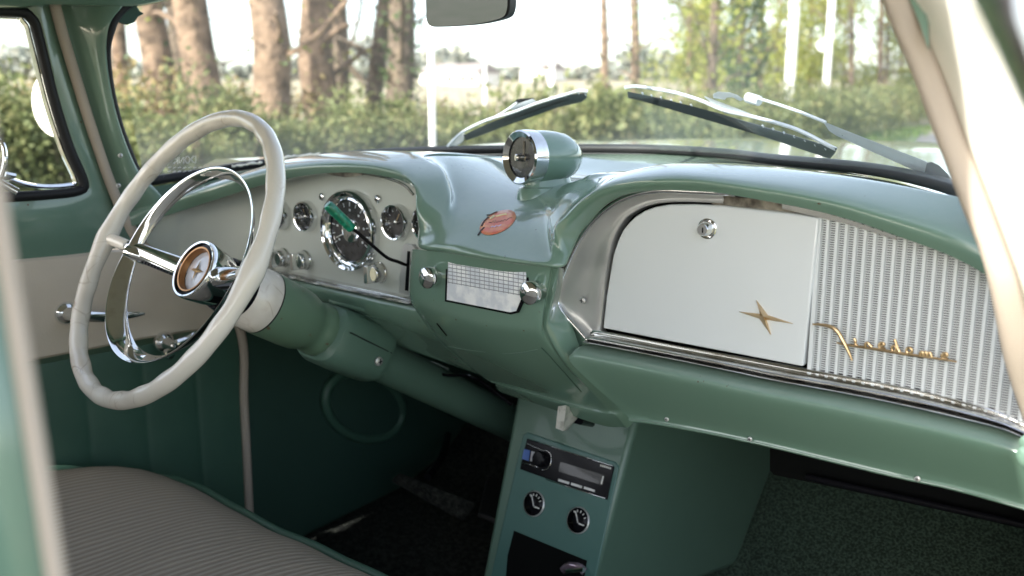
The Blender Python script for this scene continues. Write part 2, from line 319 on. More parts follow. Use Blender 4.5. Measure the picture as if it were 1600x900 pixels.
# ================================================================== THE SETTING
g = MB().use('ground'); N = 60
g.grid([[Vector((-900 + 1800 * i / N, -900 + 1800 * j / N, 0)) for i in range(N + 1)] for j in range(N + 1)])
gr = g.build('ground'); gr['kind'] = 'structure'
rd = MB().use('asphalt')
rl = [G(300, 3), G(1000, 9), G(1290, 15), G(1372, 28), G(1446, 52), G(1500, 110)]
rr = [G(2600, 2), G(2600, 6), G(2300, 14), G(2000, 28), G(1760, 52), G(1620, 110)]
for l in (rl, rr):
    for p in l: p.z = .006
rd.grid([cr(rl, 6), cr(rr, 6)], flip=True); o = rd.build('road'); o['kind'] = 'structure'
f = MB().use('field')
rows = []
for d, z in ((34, .0), (60, .9), (120, 3.0), (260, 9.0), (520, 21.0)):
    rows.append([G(x, d, z + .25 * math.sin(x * .01 + d) + (0 if d < 50 else .2 * math.sin(x * .037))) for x in range(-1400, 3200, 60)])
o = f.grid(rows).build('field'); o['kind'] = 'structure'

def leaves(centres, size, name, matname, parent=None, stretch=1.4):
    n = len(centres); c = np.array(centres, dtype=float)
    a = rng.normal(size=(n, 3)); a /= np.linalg.norm(a, axis=1)[:, None]
    b = np.cross(a, rng.normal(size=(n, 3))); b /= np.linalg.norm(b, axis=1)[:, None]
    s = size * rng.uniform(.6, 1.35, n)[:, None]
    v = np.stack([c - a * s * stretch * .5, c + b * s * .42, c + a * s * stretch * .5, c - b * s * .42], 1).reshape(-1, 3)
    me = bpy.data.meshes.new(name); me.vertices.add(4 * n); me.vertices.foreach_set('co', v.ravel())
    me.loops.add(4 * n); me.loops.foreach_set('vertex_index', np.arange(4 * n)); me.polygons.add(n)
    me.polygons.foreach_set('loop_start', np.arange(n) * 4); me.polygons.foreach_set('loop_total', np.full(n, 4))
    me.materials.append(M[matname]); me.update()
    o = bpy.data.objects.new(name, me); S.collection.objects.link(o)
    if parent is not None:
        o.parent = parent; o.matrix_parent_inverse = Matrix.Translation(-parent.location)
    return o
def clump_cloud(line, hts, n, depth, base=0.0, clumps=170, cr_=.42):
    pts = []
    L = len(line) - 1; cs = []
    for k in range(clumps):
        t = rng.uniform(0, L); i = int(t); q = line[i].lerp(line[i + 1], t - i); h = hts[i] * (1 - t + i) + hts[i + 1] * (t - i)
        cs.append((q.x + rng.normal() * depth * .45, q.y + rng.normal() * depth * .45, base + rng.uniform(.1, 1) ** .7 * h * (1.22 if rng.random() < .12 else 1), rng.uniform(.5, 1.2) * cr_))
    for k in range(n):
        if rng.random() < .72:
            c = cs[rng.integers(len(cs))]; v = rng.normal(size=3) * c[3] * .5
            pts.append((c[0] + v[0], c[1] + v[1], max(.03, c[2] + v[2] * .8)))
        else:
            t = rng.uniform(0, L); i = int(t); q = line[i].lerp(line[i + 1], t - i); h = hts[i] * (1 - t + i) + hts[i + 1] * (t - i)
            pts.append((q.x + rng.normal() * depth * .5, q.y + rng.normal() * depth * .5, base + rng.uniform(.0, .95) * h))
    return pts
line = [G(-500, 6.5), G(-150, 7), G(120, 8), G(420, 9.6), G(640, 11), G(860, 13.5), G(1080, 18), G(1240, 25), G(1350, 36), G(1440, 55), G(1475, 80)]
hts = [1.36, 1.32, 1.24, 1.15, 1.08, 1.10, 1.20, 1.45, 1.85, 2.5, 3.0]
hp = clump_cloud(line[:6], hts[:6], 85000, .9, clumps=300, cr_=.3) 
hp2 = clump_cloud(line[5:], hts[5:], 60000, 1.1, clumps=330, cr_=.5)
hedge = leaves(hp, .046, 'hedge', 'leaf_hedge')
leaves(hp2, .10, 'far_stretch', 'leaf_hedge', hedge)
hedge['label'] = 'long loose green and yellow hedge running along the roadside beyond the bonnet'; hedge['category'] = 'hedge'
tw = MB().use('bark_dark')
for k in range(170):
    t = rng.uniform(0, 5.9); i = int(t); q = line[i].lerp(line[i + 1], t - i); d = Vector((rng.normal() * .3, rng.normal() * .3, 1)).normalized()
    b = q + Vector((rng.normal() * .3, rng.normal() * .3, 0)); L = rng.uniform(.8, 1.6)
    tw.sweep([b, b + d * L * .5, b + d * L + Vector((rng.normal() * .12, rng.normal() * .12, 0))], [.012, .008, .003], 5)
o = tw.build('twig', hedge)
gp = []
vl = [G(700, 9), G(1000, 12.5), G(1180, 17), G(1300, 24), G(1380, 34), G(1440, 52)]
for k in range(14000):
    t = rng.uniform(0, 4.99); i = int(t); q = vl[i].lerp(vl[i + 1], t - i)
    gp.append((q.x + rng.normal() * .5, q.y + rng.normal() * .5, rng.uniform(.0, .25)))
o = leaves(gp, .09, 'verge_grass', 'grass', stretch=2.4); o['kind'] = 'stuff'; o['label'] = 'short green grass on the verge below the hedge'; o['category'] = 'grass'
# dry undergrowth behind the hedge
up_ = clump_cloud([G(-300, 12), G(150, 13), G(420, 15), G(700, 18), G(1000, 24), G(1300, 34), G(1460, 60)], [1.75, 1.6, 1.4, 1.15, 1.15, 1.45, 2.6], 18000, 1.2, clumps=240, cr_=.55)
o = leaves(up_, .085, 'undergrowth', 'leaf_dry'); o['kind'] = 'stuff'; o['label'] = 'dry tan and yellow undergrowth behind the hedge'; o['category'] = 'undergrowth'

def trunk_mb(base, top, r0, r1, m, n=14, wob=.05, seed=0):
    R = random.Random(seed); mb = MB().use(m); pts = []; rr_ = []
    K = 9
    for i in range(K):
        t = i / (K - 1); p = base.lerp(top, t) + Vector((R.uniform(-1, 1), R.uniform(-1, 1), 0)) * wob * (t > 0)
        pts.append(p); rr_.append((r0 * (1 - t) + r1 * t) * (1 + .45 * max(0, .12 - t) / .12) * R.uniform(.96, 1.05))
    return mb.sweep(cr(pts, 2), [rr_[min(i // 2, K - 1)] * .5 + rr_[min((i + 1) // 2, K - 1)] * .5 for i in range(2 * K - 1)], n), pts
def tree(pxb, pxt, dist, wpx, m, label, H=9.0, group='trees standing behind the hedge', ivy=0, crown=None, seed=0, branches=10, lpx=None, crown_m='leaf_spring'):
    base = G(pxb, dist); s = H; topv = G(800 + (pxt - 800) * 1.0206 / 1.044, dist, 0)
    # pxt = bearing at about 1.9 m above eye level scaled to the top of the picture
    zt = CAM.z + dist * (165 / FPX); full = base + (Vector((topv.x, topv.y, zt)) - base) * (H / zt)
    r = wpx / FPX * dist / 2
    rt = thing('tree', base, label, 'tree', group)
    mb, pts = trunk_mb(base, full, r, r * .55, m, seed=seed, wob=r * .18)
    R = random.Random(seed + 50); bm_ = mb; tips = []
    for k in range(branches):
        t = R.uniform(.16, .98); p = base.lerp(full, t); a = R.uniform(0, 6.28); L = R.uniform(.8, 2.2) * H / 9
        d = Vector((math.cos(a), math.sin(a), R.uniform(.1, .9))); q = [p, p + d * L * .5 + Vector((0, 0, .1)), p + d * L + Vector((R.uniform(-.2, .2), R.uniform(-.2, .2), R.uniform(-.2, .4)))]
        bm_.sweep(cr(q, 3), [.10 * r + .02 - .0025 * j * (1) for j in range(7)], 6); tips.append(q[-1]); tips.append(q[1])
        for z in range(3):
            b2 = q[1].lerp(q[2], R.random()); e2 = b2 + Vector((R.uniform(-.6, .6), R.uniform(-.6, .6), R.uniform(-.3, .6))); bm_.sweep([b2, e2], [.012, .004], 4); tips.append(e2)
    bm_.build('trunk', rt)
    if crown:
        n, sz, sp = crown; c = []
        for k in range(n):
            q = tips[rng.integers(len(tips))]; v = rng.normal(size=3) * sp; c.append((q.x + v[0], q.y + v[1], q.z + v[2]))
        leaves(c, sz, 'crown', crown_m, rt)
    if ivy:
        c = []
        for k in range(ivy):
            t = rng.uniform(0, .5); q = base.lerp(full, t); a = rng.uniform(0, 6.28); v = r * rng.uniform(.9, 1.5)
            c.append((q.x + math.cos(a) * v, q.y + math.sin(a) * v, q.z))
        leaves(c, .07, 'ivy', 'leaf_ivy', rt)
    return rt
T = [  # base bearing, top bearing, dist, width, bark, label
    (197, 178, 17, 26, 'bark', 'slim pale trunk nearest the left windscreen pillar'),
    (268, 226, 14, 52, 'bark', 'thick pale trunk leaning left, second beyond the left pillar'),
    (292, 268, 19, 26, 'bark_dark', 'dark trunk between the two thick pale leaning trunks'),
    (338, 292, 13, 60, 'bark', 'thick pale trunk seen above the steering wheel rim'),
    (432, 414, 12.5, 62, 'bark', 'broad pale trunk right of the steering wheel top'),
    (500, 492, 15, 58, 'bark', 'broad pale trunk left of the forked dark pair'),
    (536, 528, 17, 30, 'bark_dark', 'narrow brown trunk tight against the broad pale one'),
    (566, 606, 16, 30, 'bark_dark', 'dark slanting trunk leaning right into the ivy trunk'),
    (618, 629, 15, 46, 'bark_dark', 'dark ivy grown trunk at the right end of the near row')]
for i, (a, b, d, w_, m_, lb) in enumerate(T):
    tree(a, b, d, w_, m_, lb, seed=i, ivy=700 if i == 8 else 60, branches=9, crown=(130, .05, .3), H=8)
T2 = [(946, 944, 30, 13, 'bark', 'pale thin trunk in the open field left of the brown one', 'leaf_spring'),
      (999, 990, 26, 16, 'bark', 'brown thin trunk rising above the wiper tips', 'leaf_spring'),
      (1113, 1117, 24, 15, 'bark_dark', 'dark straight thin trunk right of centre', 'leaf_spring'),
      (1332, 1330, 46, 9, 'bark', 'thin pale trunk right of the white posts', 'leaf_spring'),
      (1375, 1378, 52, 10, 'bark', 'thin pale trunk in the yellow wood nearest the right pillar', 'leaf_spring'),
      (1408, 1412, 62, 8, 'bark', 'far thin trunk beside the road', 'leaf_spring'),
      (1298, 1296, 42, 8, 'bark', 'far thin trunk behind the white signpost', 'leaf_spring'),
      (1188, 1190, 44, 9, 'bark', 'far thin trunk right of the ivy covered tree', 'leaf_spring')]
for i, (a, b, d, w_, m_, lb, cm_) in enumerate(T2):
    tree(a, b, d, w_, m_, lb, seed=30 + i, branches=9 if i < 2 else 16, crown=((260, .06, .3) if i < 1 else (300, .06, .5) if i == 1 else (1500, .11, .8)), H=9 if i < 3 else 12, crown_m=cm_)
# ivy-clad tree and spring thicket, far right
rt = tree(1160, 1160, 40, 14, 'bark_dark', 'dark green ivy covered tree among the yellow spring trees', seed=71, branches=14, H=12)
c = []
base = G(1160, 40)
for k in range(6500):
    z = rng.uniform(1.2, 11); r_ = .95 * (1 + .25 * math.sin(z * 2.1)) * rng.uniform(.3, 1) ** .5; a = rng.uniform(0, 6.28); c.append((base.x + math.cos(a) * r_, base.y + math.sin(a) * r_, z))
leaves(c, .13, 'crown', 'leaf_ivy', rt)
for i, (x, d, s) in enumerate(((1075, 52, 1.6), (1215, 58, 2.4), (1265, 50, 1.7), (1320, 60, 2.6), (1385, 55, 2.6), (1440, 62, 2.8), (1100, 66, 1.7))):
    rt = tree(x, x + 3, d, 6, 'bark', ['yellow green spring tree left of the ivy covered one', 'yellow green tree between ivy tree and white post', 'low bright tree behind the white posts', 'yellow spring tree behind the white signpost', 'dense yellow green tree above the far road', 'yellow green tree hard by the right windscreen pillar', 'faint far spring tree at the edge of the open sky'][i], seed=80 + i, branches=14, H=11, group='spring trees beyond the field')
    b = G(x, d); c = []
    cl = [(b.x + rng.normal() * s * .55, b.y + rng.normal() * s * .55, rng.uniform(1.5, 10.5), rng.uniform(.4, 1.1)) for _ in range(26)]
    for k in range(5200):
        q = cl[rng.integers(26)]; v = rng.normal(size=3) * q[3] * .7; c.append((q[0] + v[0], q[1] + v[1], max(.8, q[2] + v[2])))
    leaves(c, .16, 'crown', 'leaf_spring', rt)
# far wood line and distant houses
c = []
for k in range(15000):
    x = rng.uniform(-600, 1700); d = rng.uniform(220, 260); h = 7.5 + 3.2 * math.sin(x * .013) + 2 * math.sin(x * .045 + 1); p = G(x, d); c.append((p.x, p.y, rng.uniform(2, max(5, h)) + 5.5))
o = leaves(c, 1.7, 'far_wood', 'farblue'); o['kind'] = 'stuff'; o['label'] = 'pale far-off line of trees on the horizon'; o['category'] = 'wood'
for i, (x, d, w_, h) in enumerate(((735, 150, 8, 2.0), (848, 190, 8, 2.2), (692, 170, 7, 2.0))):
    b = G(x, d, 4.4 if d < 160 else 5.2 if d < 180 else 6.2); hs = thing('house', b, ['low white building far off above the left wiper', 'small white building on the horizon behind the dash pod', 'white building half hidden behind the near white post'][i], 'house', 'far white buildings')
    mb = MB().use('house_white', False).box(b + Vector((0, 0, h / 2)), w_, 5, h); mb.build('wall', hs)
    a = [b + Vector((sx * w_ / 2 * 1.05, sy * 2.8, h)) for sx, sy in ((-1, -1), (1, -1), (1, 1), (-1, 1))]; r1 = b + Vector((-w_ / 2, 0, h + 1.6)); r2 = b + Vector((w_ / 2, 0, h + 1.6))
    MB().use('roof_tile', False).add(a + [r1, r2], [[0, 1, 5, 4], [2, 3, 4, 5], [1, 2, 5], [3, 0, 4], [0, 3, 2, 1]]).build('roof', hs)
    for q in (-.28, .1, .34):
        MB().use('lcd', False).box(b + Vector((q * w_, -2.52, h * .55)), .9, .06, 1.1).build('window', hs)
# white posts
def post(x, d, wpx, ztop, label, sign=None, base_z=0):
    b = G(x, d, base_z); r = wpx / FPX * d / 2
    rt = thing('marker_post', b, label, 'post', 'white posts along the road')
    MB().use('galv').lathe(b, Vector((0, 0, 1)), [(0, r), (ztop, r), (ztop + r * .4, r * .7), (ztop + r * .6, 0)], 14).build('pole', rt)
    if sign:
        c_ = b + Vector((0, 0, sign)) - _R * r * 2.2; mb = MB().use('galv'); mb.lathe(c_ - _F * .15, _F, [(0, 0), (0, .26), (.04, .26), (.04, 0)], 20); mb.build('sign_plate', rt)
post(675, 10.0, 10, 2.1, 'white post in the hedge below the rear-view mirror')
post(862, 60, 9, 4.4, 'short far white post above the left wiper tip')
post(1232, 34, 15, 7.0, 'thick white post beyond the right wiper')
post(1289, 40, 10, 7.6, 'white signpost with small round plate at its left', 3.8)
post(758, 40, 5, 5.0, 'thin far white post right of the near one')

# ================================================================== THE CAR
car = thing('vintage_car', (-.06, -.3, 0), 'mint green vintage car seen inside from its open passenger door', 'car')

# ---- dashboard body -------------------------------------------------------------------------
e = [(205,352,-.34),(250,338,-.30),(300,322,-.26),(340,309,-.24),(380,296,-.22),(442,279,-.205),(504,269.5,-.20),(567,269.5,-.195),(613,277,-.195),(640,288,-.195),(654,305,-.20),(655,340,-.21),(653,372,-.225),(658,388,-.238),(695,394,-.245),(771,407,-.25),(847,416,-.245),(876,416,-.236),(886,400,-.225),(900,368,-.205),(920,343,-.2),(945,318,-.2),(978,302,-.2),(1022,296,-.195),(1087,297,-.19),(1128,301,-.19),(1200,313,-.19),(1267,326,-.19),(1333,343,-.19),(1400,366,-.19),(1467,390,-.19),(1511,410,-.19),(1545,430,-.19),(1600,465,-.19)]
c = [(190,330,-.33),(240,312,-.29),(290,300,-.25),(335,284,-.22),(385,268,-.19),(445,250,-.16),(510,240,-.14),(575,237,-.13),(630,240,-.13),(665,252,-.14),(690,277,-.165),(697,315,-.195),(694,348,-.222),(702,371,-.236),(730,377,-.238),(780,389,-.238),(836,400,-.238),(858,396,-.232),(862,372,-.222),(870,349,-.21),(885,333,-.2),(905,313,-.19),(935,288,-.175),(968,271,-.16),(1035,258,-.145),(1100,257,-.135),(1180,262,-.13),(1250,269,-.13),(1320,278,-.13),(1385,289,-.13),(1450,302,-.13),(1495,311,-.13),(1535,322,-.13),(1600,345,-.13)]
b1 = {10:(688,258,-.13),11:(703,285,-.15),12:(712,315,-.17),13:(735,328,-.18),14:(757,330,-.175),15:(788,334,-.168),16:(822,338,-.165),17:(846,334,-.165),18:(862,319,-.158),19:(876,305,-.15),20:(892,296,-.145),21:(912,288,-.14),22:(938,277,-.135)}
b = {9:(658,242,-.10),10:(675,243.5,-.085),11:(692,246,-.065),12:(710,250,-.05),13:(735,256,-.04),14:(760,264,-.035),15:(790,273,-.03),16:(820,281,-.03),17:(845,285,-.03),18:(868,286,-.035),19:(890,284,-.045),20:(906,281,-.06),21:(922,276,-.08),22:(945,269,-.10)}
wsb = [Vector(q) for q in ((-.735,-.42,1.10),(-.730,-.30,1.112),(-.722,-.20,1.122),(-.68,-.10,1.136),(-.607,.02,1.148),(-.506,.116,1.157),(-.34,.217,1.163),(-.20,.30,1.166),(-.06,.345,1.167),(.09,.31,1.166),(.22,.217,1.165),(.386,.116,1.165),(.487,.02,1.163),(.575,-.094,1.158),(.612,-.16,1.150),(.628,-.20,1.146))]
wc = cr(wsb, 8)
def ws_at(x):
    best = None
    for q in wc:
        if best is None or abs(q.x - x) < abs(best.x - x): best = q
    return best.copy()
E = px(e); Cc = px(c); n_ = len(E); Mid = []; B = []; B1 = []; B2 = []; Wd = []; R0 = []
for i in range(n_):
    d = Cc[i] - E[i]; cen = 12 <= i <= 18
    Mid.append(E[i].lerp(Cc[i], .42) + Vector((0, -.006 if cen else -.024, .004 if not cen else 0)))
    if i in b: B.append(P(b[i][0], b[i][1], Y=b[i][2])); B1.append(P(b1[i][0], b1[i][1], Y=b1[i][2]) if i in b1 else Cc[i].lerp(B[-1], .5)); w0 = ws_at(B[-1].x)
    else:
        w0 = ws_at(Cc[i].x); B.append(Vector((Cc[i].x, Cc[i].y + (w0.y - Cc[i].y) * .3, Cc[i].z - .004))); B1.append(Cc[i].lerp(B[-1], .45) + Vector((0, 0, .001)))
    q = B[-1].lerp(w0, .5); B2.append(Vector((B[-1].x, q.y, min(q.z, B[-1].z, w0.z) - .006)))
    w0 = ws_at(max(-.72, min(.62, B[-1].x))); w0.z -= .006; Wd.append(w0)
    R0.append(E[i] + ((E[i] - CAM).normalized() * .035 if i < 5 or 17 <= i <= 24 else Vector((0, .05, -.002)) if not 13 <= i <= 17 else Vector((0, .03, .0))))
rows_ctrl = [R0, [q + Vector((0, .006, -.0015)) for q in E], E, Mid, Cc, B1, B, B2, Wd]
colsN = 5
rowsL = [cr(r, colsN) for r in rows_ctrl]
grid = list(zip(*[cr([rowsL[k][j] for k in range(1, len(rowsL))], 6) for j in range(len(rowsL[0]))]))
mb = MB().use('green'); mb.grid([rowsL[0]] + [list(r) for r in grid])
mb_c = [wsb[0], wsb[1], wsb[2], wsb[3]]; dash_bvh = BVHTree.FromPolygons([tuple(v) for v in mb.v], mb.f)
mb.grid([cr([q + Vector((0, 0, -.007)) for q in mb_c], 4), cr([Cc[0] + Vector((0, -.06, -.02)), Cc[0] + Vector((.0, -.01, -.004)), Cc[1] + Vector((0, .0, -.003)), Cc[2] + Vector((0, .01, -.003))], 4)])
# centre block below the lip
blk = [[(647,392,-.20),(653,390,-.225),(765,403,-.23),(850,413,-.228),(869,418,-.222),(882,420,-.185)],
       [(643,430,-.20),(649,432,-.222),(760,448,-.224),(842,456,-.223),(862,457,-.218),(876,458,-.185)],
       [(643,466,-.195),(650,468,-.22),(757,490,-.222),(838,499,-.221),(854,497,-.216),(873,480,-.185)],
       [(655,492,-.185),(664,494,-.207),(757,513,-.216),(838,524,-.214),(856,520,-.212),(893,508,-.18)],
       [(684,531,-.16),(692,531,-.175),(778,552,-.185),(860,564,-.182),(880,563,-.188),(908,546,-.17)],
       [(722,565,-.13),(730,566,-.14),(815,588,-.147),(893,602,-.143),(914,601,-.152),(931,584,-.15)],
       [(760,593,-.10),(768,595,-.106),(846,616,-.108),(920,634,-.107),(948,638,-.114),(966,630,-.118)],
       [(774,600,-.10),(781,602,-.106),(856,624,-.108),(930,645,-.107),(962,650,-.112),(980,646,-.105)],
       [(779,611,-.08),(786,614,-.086),(868,641,-.09),(942,665,-.09),(976,668,-.095),(990,660,-.09)]]
blk = [r[:4] + [(r[4][0] - 5, r[4][1] - 1, r[4][2] + .0015), (r[4][0] + 4, r[4][1], r[4][2] + .0015)] + r[5:] for r in blk]
br = [cr(px(r), 5) for r in blk]; bg2 = list(zip(*[cr([br[k][j] for k in range(len(br))], 4) for j in range(len(br[0]))]))
mb.grid([list(r) for r in bg2] + [[q + Vector((0, .10, .012)) for q in bg2[-1]]])
blk_bvh = BVHTree.FromPolygons([tuple(v) for r in bg2 for v in r], [[i * len(bg2[0]) + j, i * len(bg2[0]) + j + 1, (i + 1) * len(bg2[0]) + j + 1, (i + 1) * len(bg2[0]) + j] for i in range(len(bg2) - 1) for j in range(len(bg2[0]) - 1)])
# lower panels left and right
panel(mb, px([(340,424,-.19),(448,433,-.165),(567,458,-.165),(610,468,-.165),(690,484,-.165)]), px([(450,500,-.10),(540,510,-.10),(625,543,-.09),(690,567,-.09),(800,606,-.085)]),
      [(0, .0), (.02, -.015), (.14, -.024), (.35, -.024), (.7, -.010), (1, .005), (1.02, .06)])
tp = [(905,541,-.17),(918,535,-.172),(960,542,-.172),(1100,569,-.172),(1200,590,-.172),(1333,614,-.172),(1422,632,-.172),(1511,652,-.172),(1578,669,-.172),(1640,690,-.172)]
bt = [(990,660,-.15),(998,661,-.15),(1020,663,-.15),(1100,677,-.15),(1200,698,-.15),(1300,722,-.15),(1400,746,-.15),(1493,766,-.15),(1600,796,-.15),(1680,820,-.15)]
panel(mb, px(tp), px(bt), [(0, .01), (.015, -.012), (.07, -.03), (.16, -.035), (.45, -.024), (.88, -.004), (.96, -.006), (1, 0), (1.01, .03)])
dash = mb.build('dashboard', car, label='glossy mint green gull-wing dashboard under the windscreen')
# black sheet painting the dark gaps of the right bay, brown underside of the brow
MB().use('void').prism(px([(895,380),(935,318),(985,297),(1100,294),(1280,310),(1280,586),(945,522),(905,440)], Y=-.158), Vector((0, .01, 0))).build('bay_gap_sheet', dash)
MB().use('green').prism(px([(866,462),(905,570),(960,566),(938,512),(892,462)], Y=-.1665), Vector((0, .004, 0))).build('corner_plate', dash)
MB().use('brown').prism(px([(1112,304),(1200,313),(1290,332),(1290,345),(1200,330),(1112,319)], Y=-.170), Vector((0, .004, 0))).build('brow_underside', dash, label='bare brown metal strip under the right brow')
mb = MB().use('brown', False)
mb.prism(px([(505,269),(567,270),(566,274),(540,277),(518,274)], Y=-.19), Vector((0, .003, 0))); mb.build('brow_clip', dash)
mb = MB().use('chrome_worn'); mb.prism(px([(1222,318),(1290,333),(1330,345),(1400,369),(1400,375),(1330,352),(1222,326)], Y=-.178), Vector((0, .004, 0))).build('brow_strip', dash)
def on_blk(x, y):
    h = blk_bvh.ray_cast(CAM, ray(x, y).normalized())[0]
    return (h if h is not None else P(x, y, Y=-.15)) - ray(x, y).normalized() * .0004
for nm_, pts_, r_, m_ in (('groove_line', ((846,543),(856,553),(880,580),(908,612)), .0009, 'dark_vinyl'), ('groove_line', ((700,541),(740,548),(800,552),(840,546)), .0005, 'green_matt'), ('panel_slot', ((683,505),(690,514),(698,524)), .0016, 'void')):  # thin dark rods laid on the face draw the shade of groove and slot
    MB().use(m_).sweep(cr([on_blk(*q) for q in pts_], 4), r_, 6).build(nm_, dash)
# screws along the lower edge and recess marks
def screw(p, d, r, name='screw', parent=dash, m='steel'):
    mb = MB().use(m).lathe(p, d, [(0, r), (r * .35, r * .95), (r * .6, r * .6), (r * .65, 0)], 18)
    x, y, z = frame(d); mb.use('black', False)
    mb.box(p + z * r * .64, r * 1.1, r * .2, r * .08, (x, y, z)); mb.box(p + z * r * .645, r * .2, r * 1.1, r * .08, (x, y, z))
    mb.build(name, parent)
REAR = Vector((0, -1, 0))
for q in ((1042,655,-.158),(1172,686,-.158),(1434,748,-.158)): screw(P(q[0], q[1], Y=q[2]), REAR, .0030)
def on_dash(x, y, off=.0012):
    h, nrm, i, d = dash_bvh.ray_cast(CAM, ray(x, y).normalized())
    if h is None: return P(x, y, Y=-.2)
    if nrm.dot(h - CAM) > 0: nrm = -nrm
    return h + nrm * off

# ---- instrument panel ------------------------------------------------------------------------
mb = MB().use('cream')
top = [P(203,340,X=-.731), P(250,322,X=-.727)] + px([(300,308,-.225),(380,282,-.172),(442,266,-.155),(504,258,-.155),(567,258,-.155),(613,264,-.155),(650,280,-.155),(672,300,-.155)])
bot = [P(213,428,X=-.731), P(262,428,X=-.727)] + px([(310,428,-.225),(385,427,-.172),(448,432,-.155),(505,444,-.155),(565,456,-.155),(605,466,-.155),(644,474,-.155),(665,478,-.155)])
panel(mb, top, bot, [(0, 0), (.5, -.002), (1, 0)])
ip = mb.build('instrument_panel', dash, label='pale cream metal instrument panel behind the steering wheel')
mb = MB().use('chrome_worn')
panel(mb, px([(385,416,-.185),(448,425,-.168),(505,438,-.168),(567,451,-.168),(605,459,-.168),(646,469,-.168)]), px([(385,424,-.185),(448,434,-.168),(505,446.5,-.168),(567,459.5,-.168),(605,467,-.168),(645,475.5,-.168)]), [(0, .012), (.02, -.002), (.25, .001), (.45, -.006), (.75, -.010), (1, .004)])
mb.use('brown'); panel(mb, px([(455,424,-.158),(505,435,-.158),(560,447,-.158)]), px([(455,430,-.16),(505,441,-.16),(560,453,-.16)]), [(0, 0), (1, 0)])
mb.build('lower_trim', ip)
mb = MB().use('chrome_worn'); mb.sweep([q + Vector((0, -.012, 0)) for q in cr(px([(380,294,-.19),(442,278,-.178),(504,269.5,-.174),(567,270,-.17),(613,277.5,-.17),(641,288.5,-.17),(655,303,-.17)]), 6)], .0022, 8); mb.build('upper_trim', ip)

def gauge(x, y, R, Y=-.156, needle=40, name='gauge', parent=dash, depth=.014, hub=True, tilt=None, label=None, marks=9):
    o_ = P(x, y, Y=Y); d = tilt or REAR; X_, Y_, d = frame(d)
    mb = MB().use('chrome'); mb.lathe(o_, d, [(0, R), (depth * .7, R * .98), (depth, R * .93), (depth * .95, R * .86), (depth * .45, R * .80), (depth * .25, R * .795)], 44)
    mb.use('dial_face'); mb.lathe(o_ + d * depth * .2, d, [(0, 0), (.0004, R * .80)], 44)
    q = o_ + d * depth * .25
    mb.use('alu', False)
    for k in range(marks):
        a = math.radians(-30 + 240 * k / (marks - 1)); u = X_ * math.cos(a) + Y_ * math.sin(a); v = d.cross(u)
        mb.box(q + u * R * .66, R * .10, R * .022, .0006, (u, v, d))
    a = math.radians(needle); u = X_ * math.cos(a) + Y_ * math.sin(a); v = d.cross(u)
    mb.use('gold', False).box(q + u * R * .25 + d * .002, R * .55, R * .04, .0008, (u, v, d))
    if hub: mb.use('chrome_worn').lathe(q, d, [(0, R * .14), (.004, R * .13), (.0055, R * .06), (.0056, 0)], 20)
    mb.build(name, parent, label=label)
    l = MB().use('lens').lathe(o_ + d * depth * .55, d, [(0, R * .82), (.0015, R * .5), (.002, 0)], 40)
    return mb
gauge(441, 336, .0268, label='small round gauge half hidden by the wheel rim', needle=100)
gauge(482, 337.5, .0272, needle=60, label='small round gauge left of the speedometer')
gauge(623, 346.5, .0290, needle=120, label='small round gauge right of the speedometer')
gauge(672, 349, .0285, needle=80, label='round clock mostly hidden behind the centre hood')
# speedometer
o_ = P(551, 360, Y=-.157); X_, Y_, d_ = frame(REAR)
mb = MB().use('chrome'); R = .0680
mb.lathe(o_, d_, [(0, R), (.012, R * .985), (.016, R * .95), (.014, R * .90), (.006, R * .86), (.004, R * .80)], 64)
mb.use('chrome').lathe(o_ + d_ * .004, d_, [(0, R * .80), (.004, R * .80), (.005, R * .76), (.002, R * .74)], 64)
mb.use('dial_face').lathe(o_ + d_ * .0035, d_, [(0, 0), (.0005, R * .80)], 64)
mb.use('chrome').lathe(o_ + d_ * .004, d_, [(0, R * .3), (.003, R * .28), (.006, R * .16), (.0065, 0)], 40)
mb.use('alu', False)
for k in range(13):
    a = math.radians(-30 + 240 * k / 12); u = X_ * math.cos(a) + Y_ * math.sin(a); v = d_.cross(u); mb.box(o_ + d_ * .0046 + u * R * .64, R * .10, R * .018, .0006, (u, v, d_))
    if k % 2 == 0: mb.box(o_ + d_ * .0046 + u * R * .50, R * .05, R * .05, .0006, (X_, Y_, d_))
mb.use('needle', False).box(o_ + d_ * .006 + X_ * R * .3 - Y_ * R * .12, R * .5, R * .02, .0006, ((X_ * .93 - Y_ * .37), (X_ * .37 + Y_ * .93), d_))
mb.build('speedometer', dash)
for q in ((504,307.5),(591,311)): screw(P(q[0], q[1], Y=-.157), REAR, .0068, 'panel_screw', ip, 'chrome')
def knob(x, y, R=.0165):
    o_ = P(x + 3, y, Y=-.156); mb = MB().use('chrome_worn'); mb.lathe(o_, REAR, [(0, R * 1.08), (.003, R * 1.08), (.004, R * .98), (.016, R * .92), (.019, R * .8), (.0195, 0)], 32)
    mb.use('chrome'); mb.box(o_ + REAR * .024, R * .55, .014, R * 1.75); mb.build('control_knob', dash, bevel=.002)
for q in ((421,398),(442,402),(475,406),(591,425.5)): knob(*q)
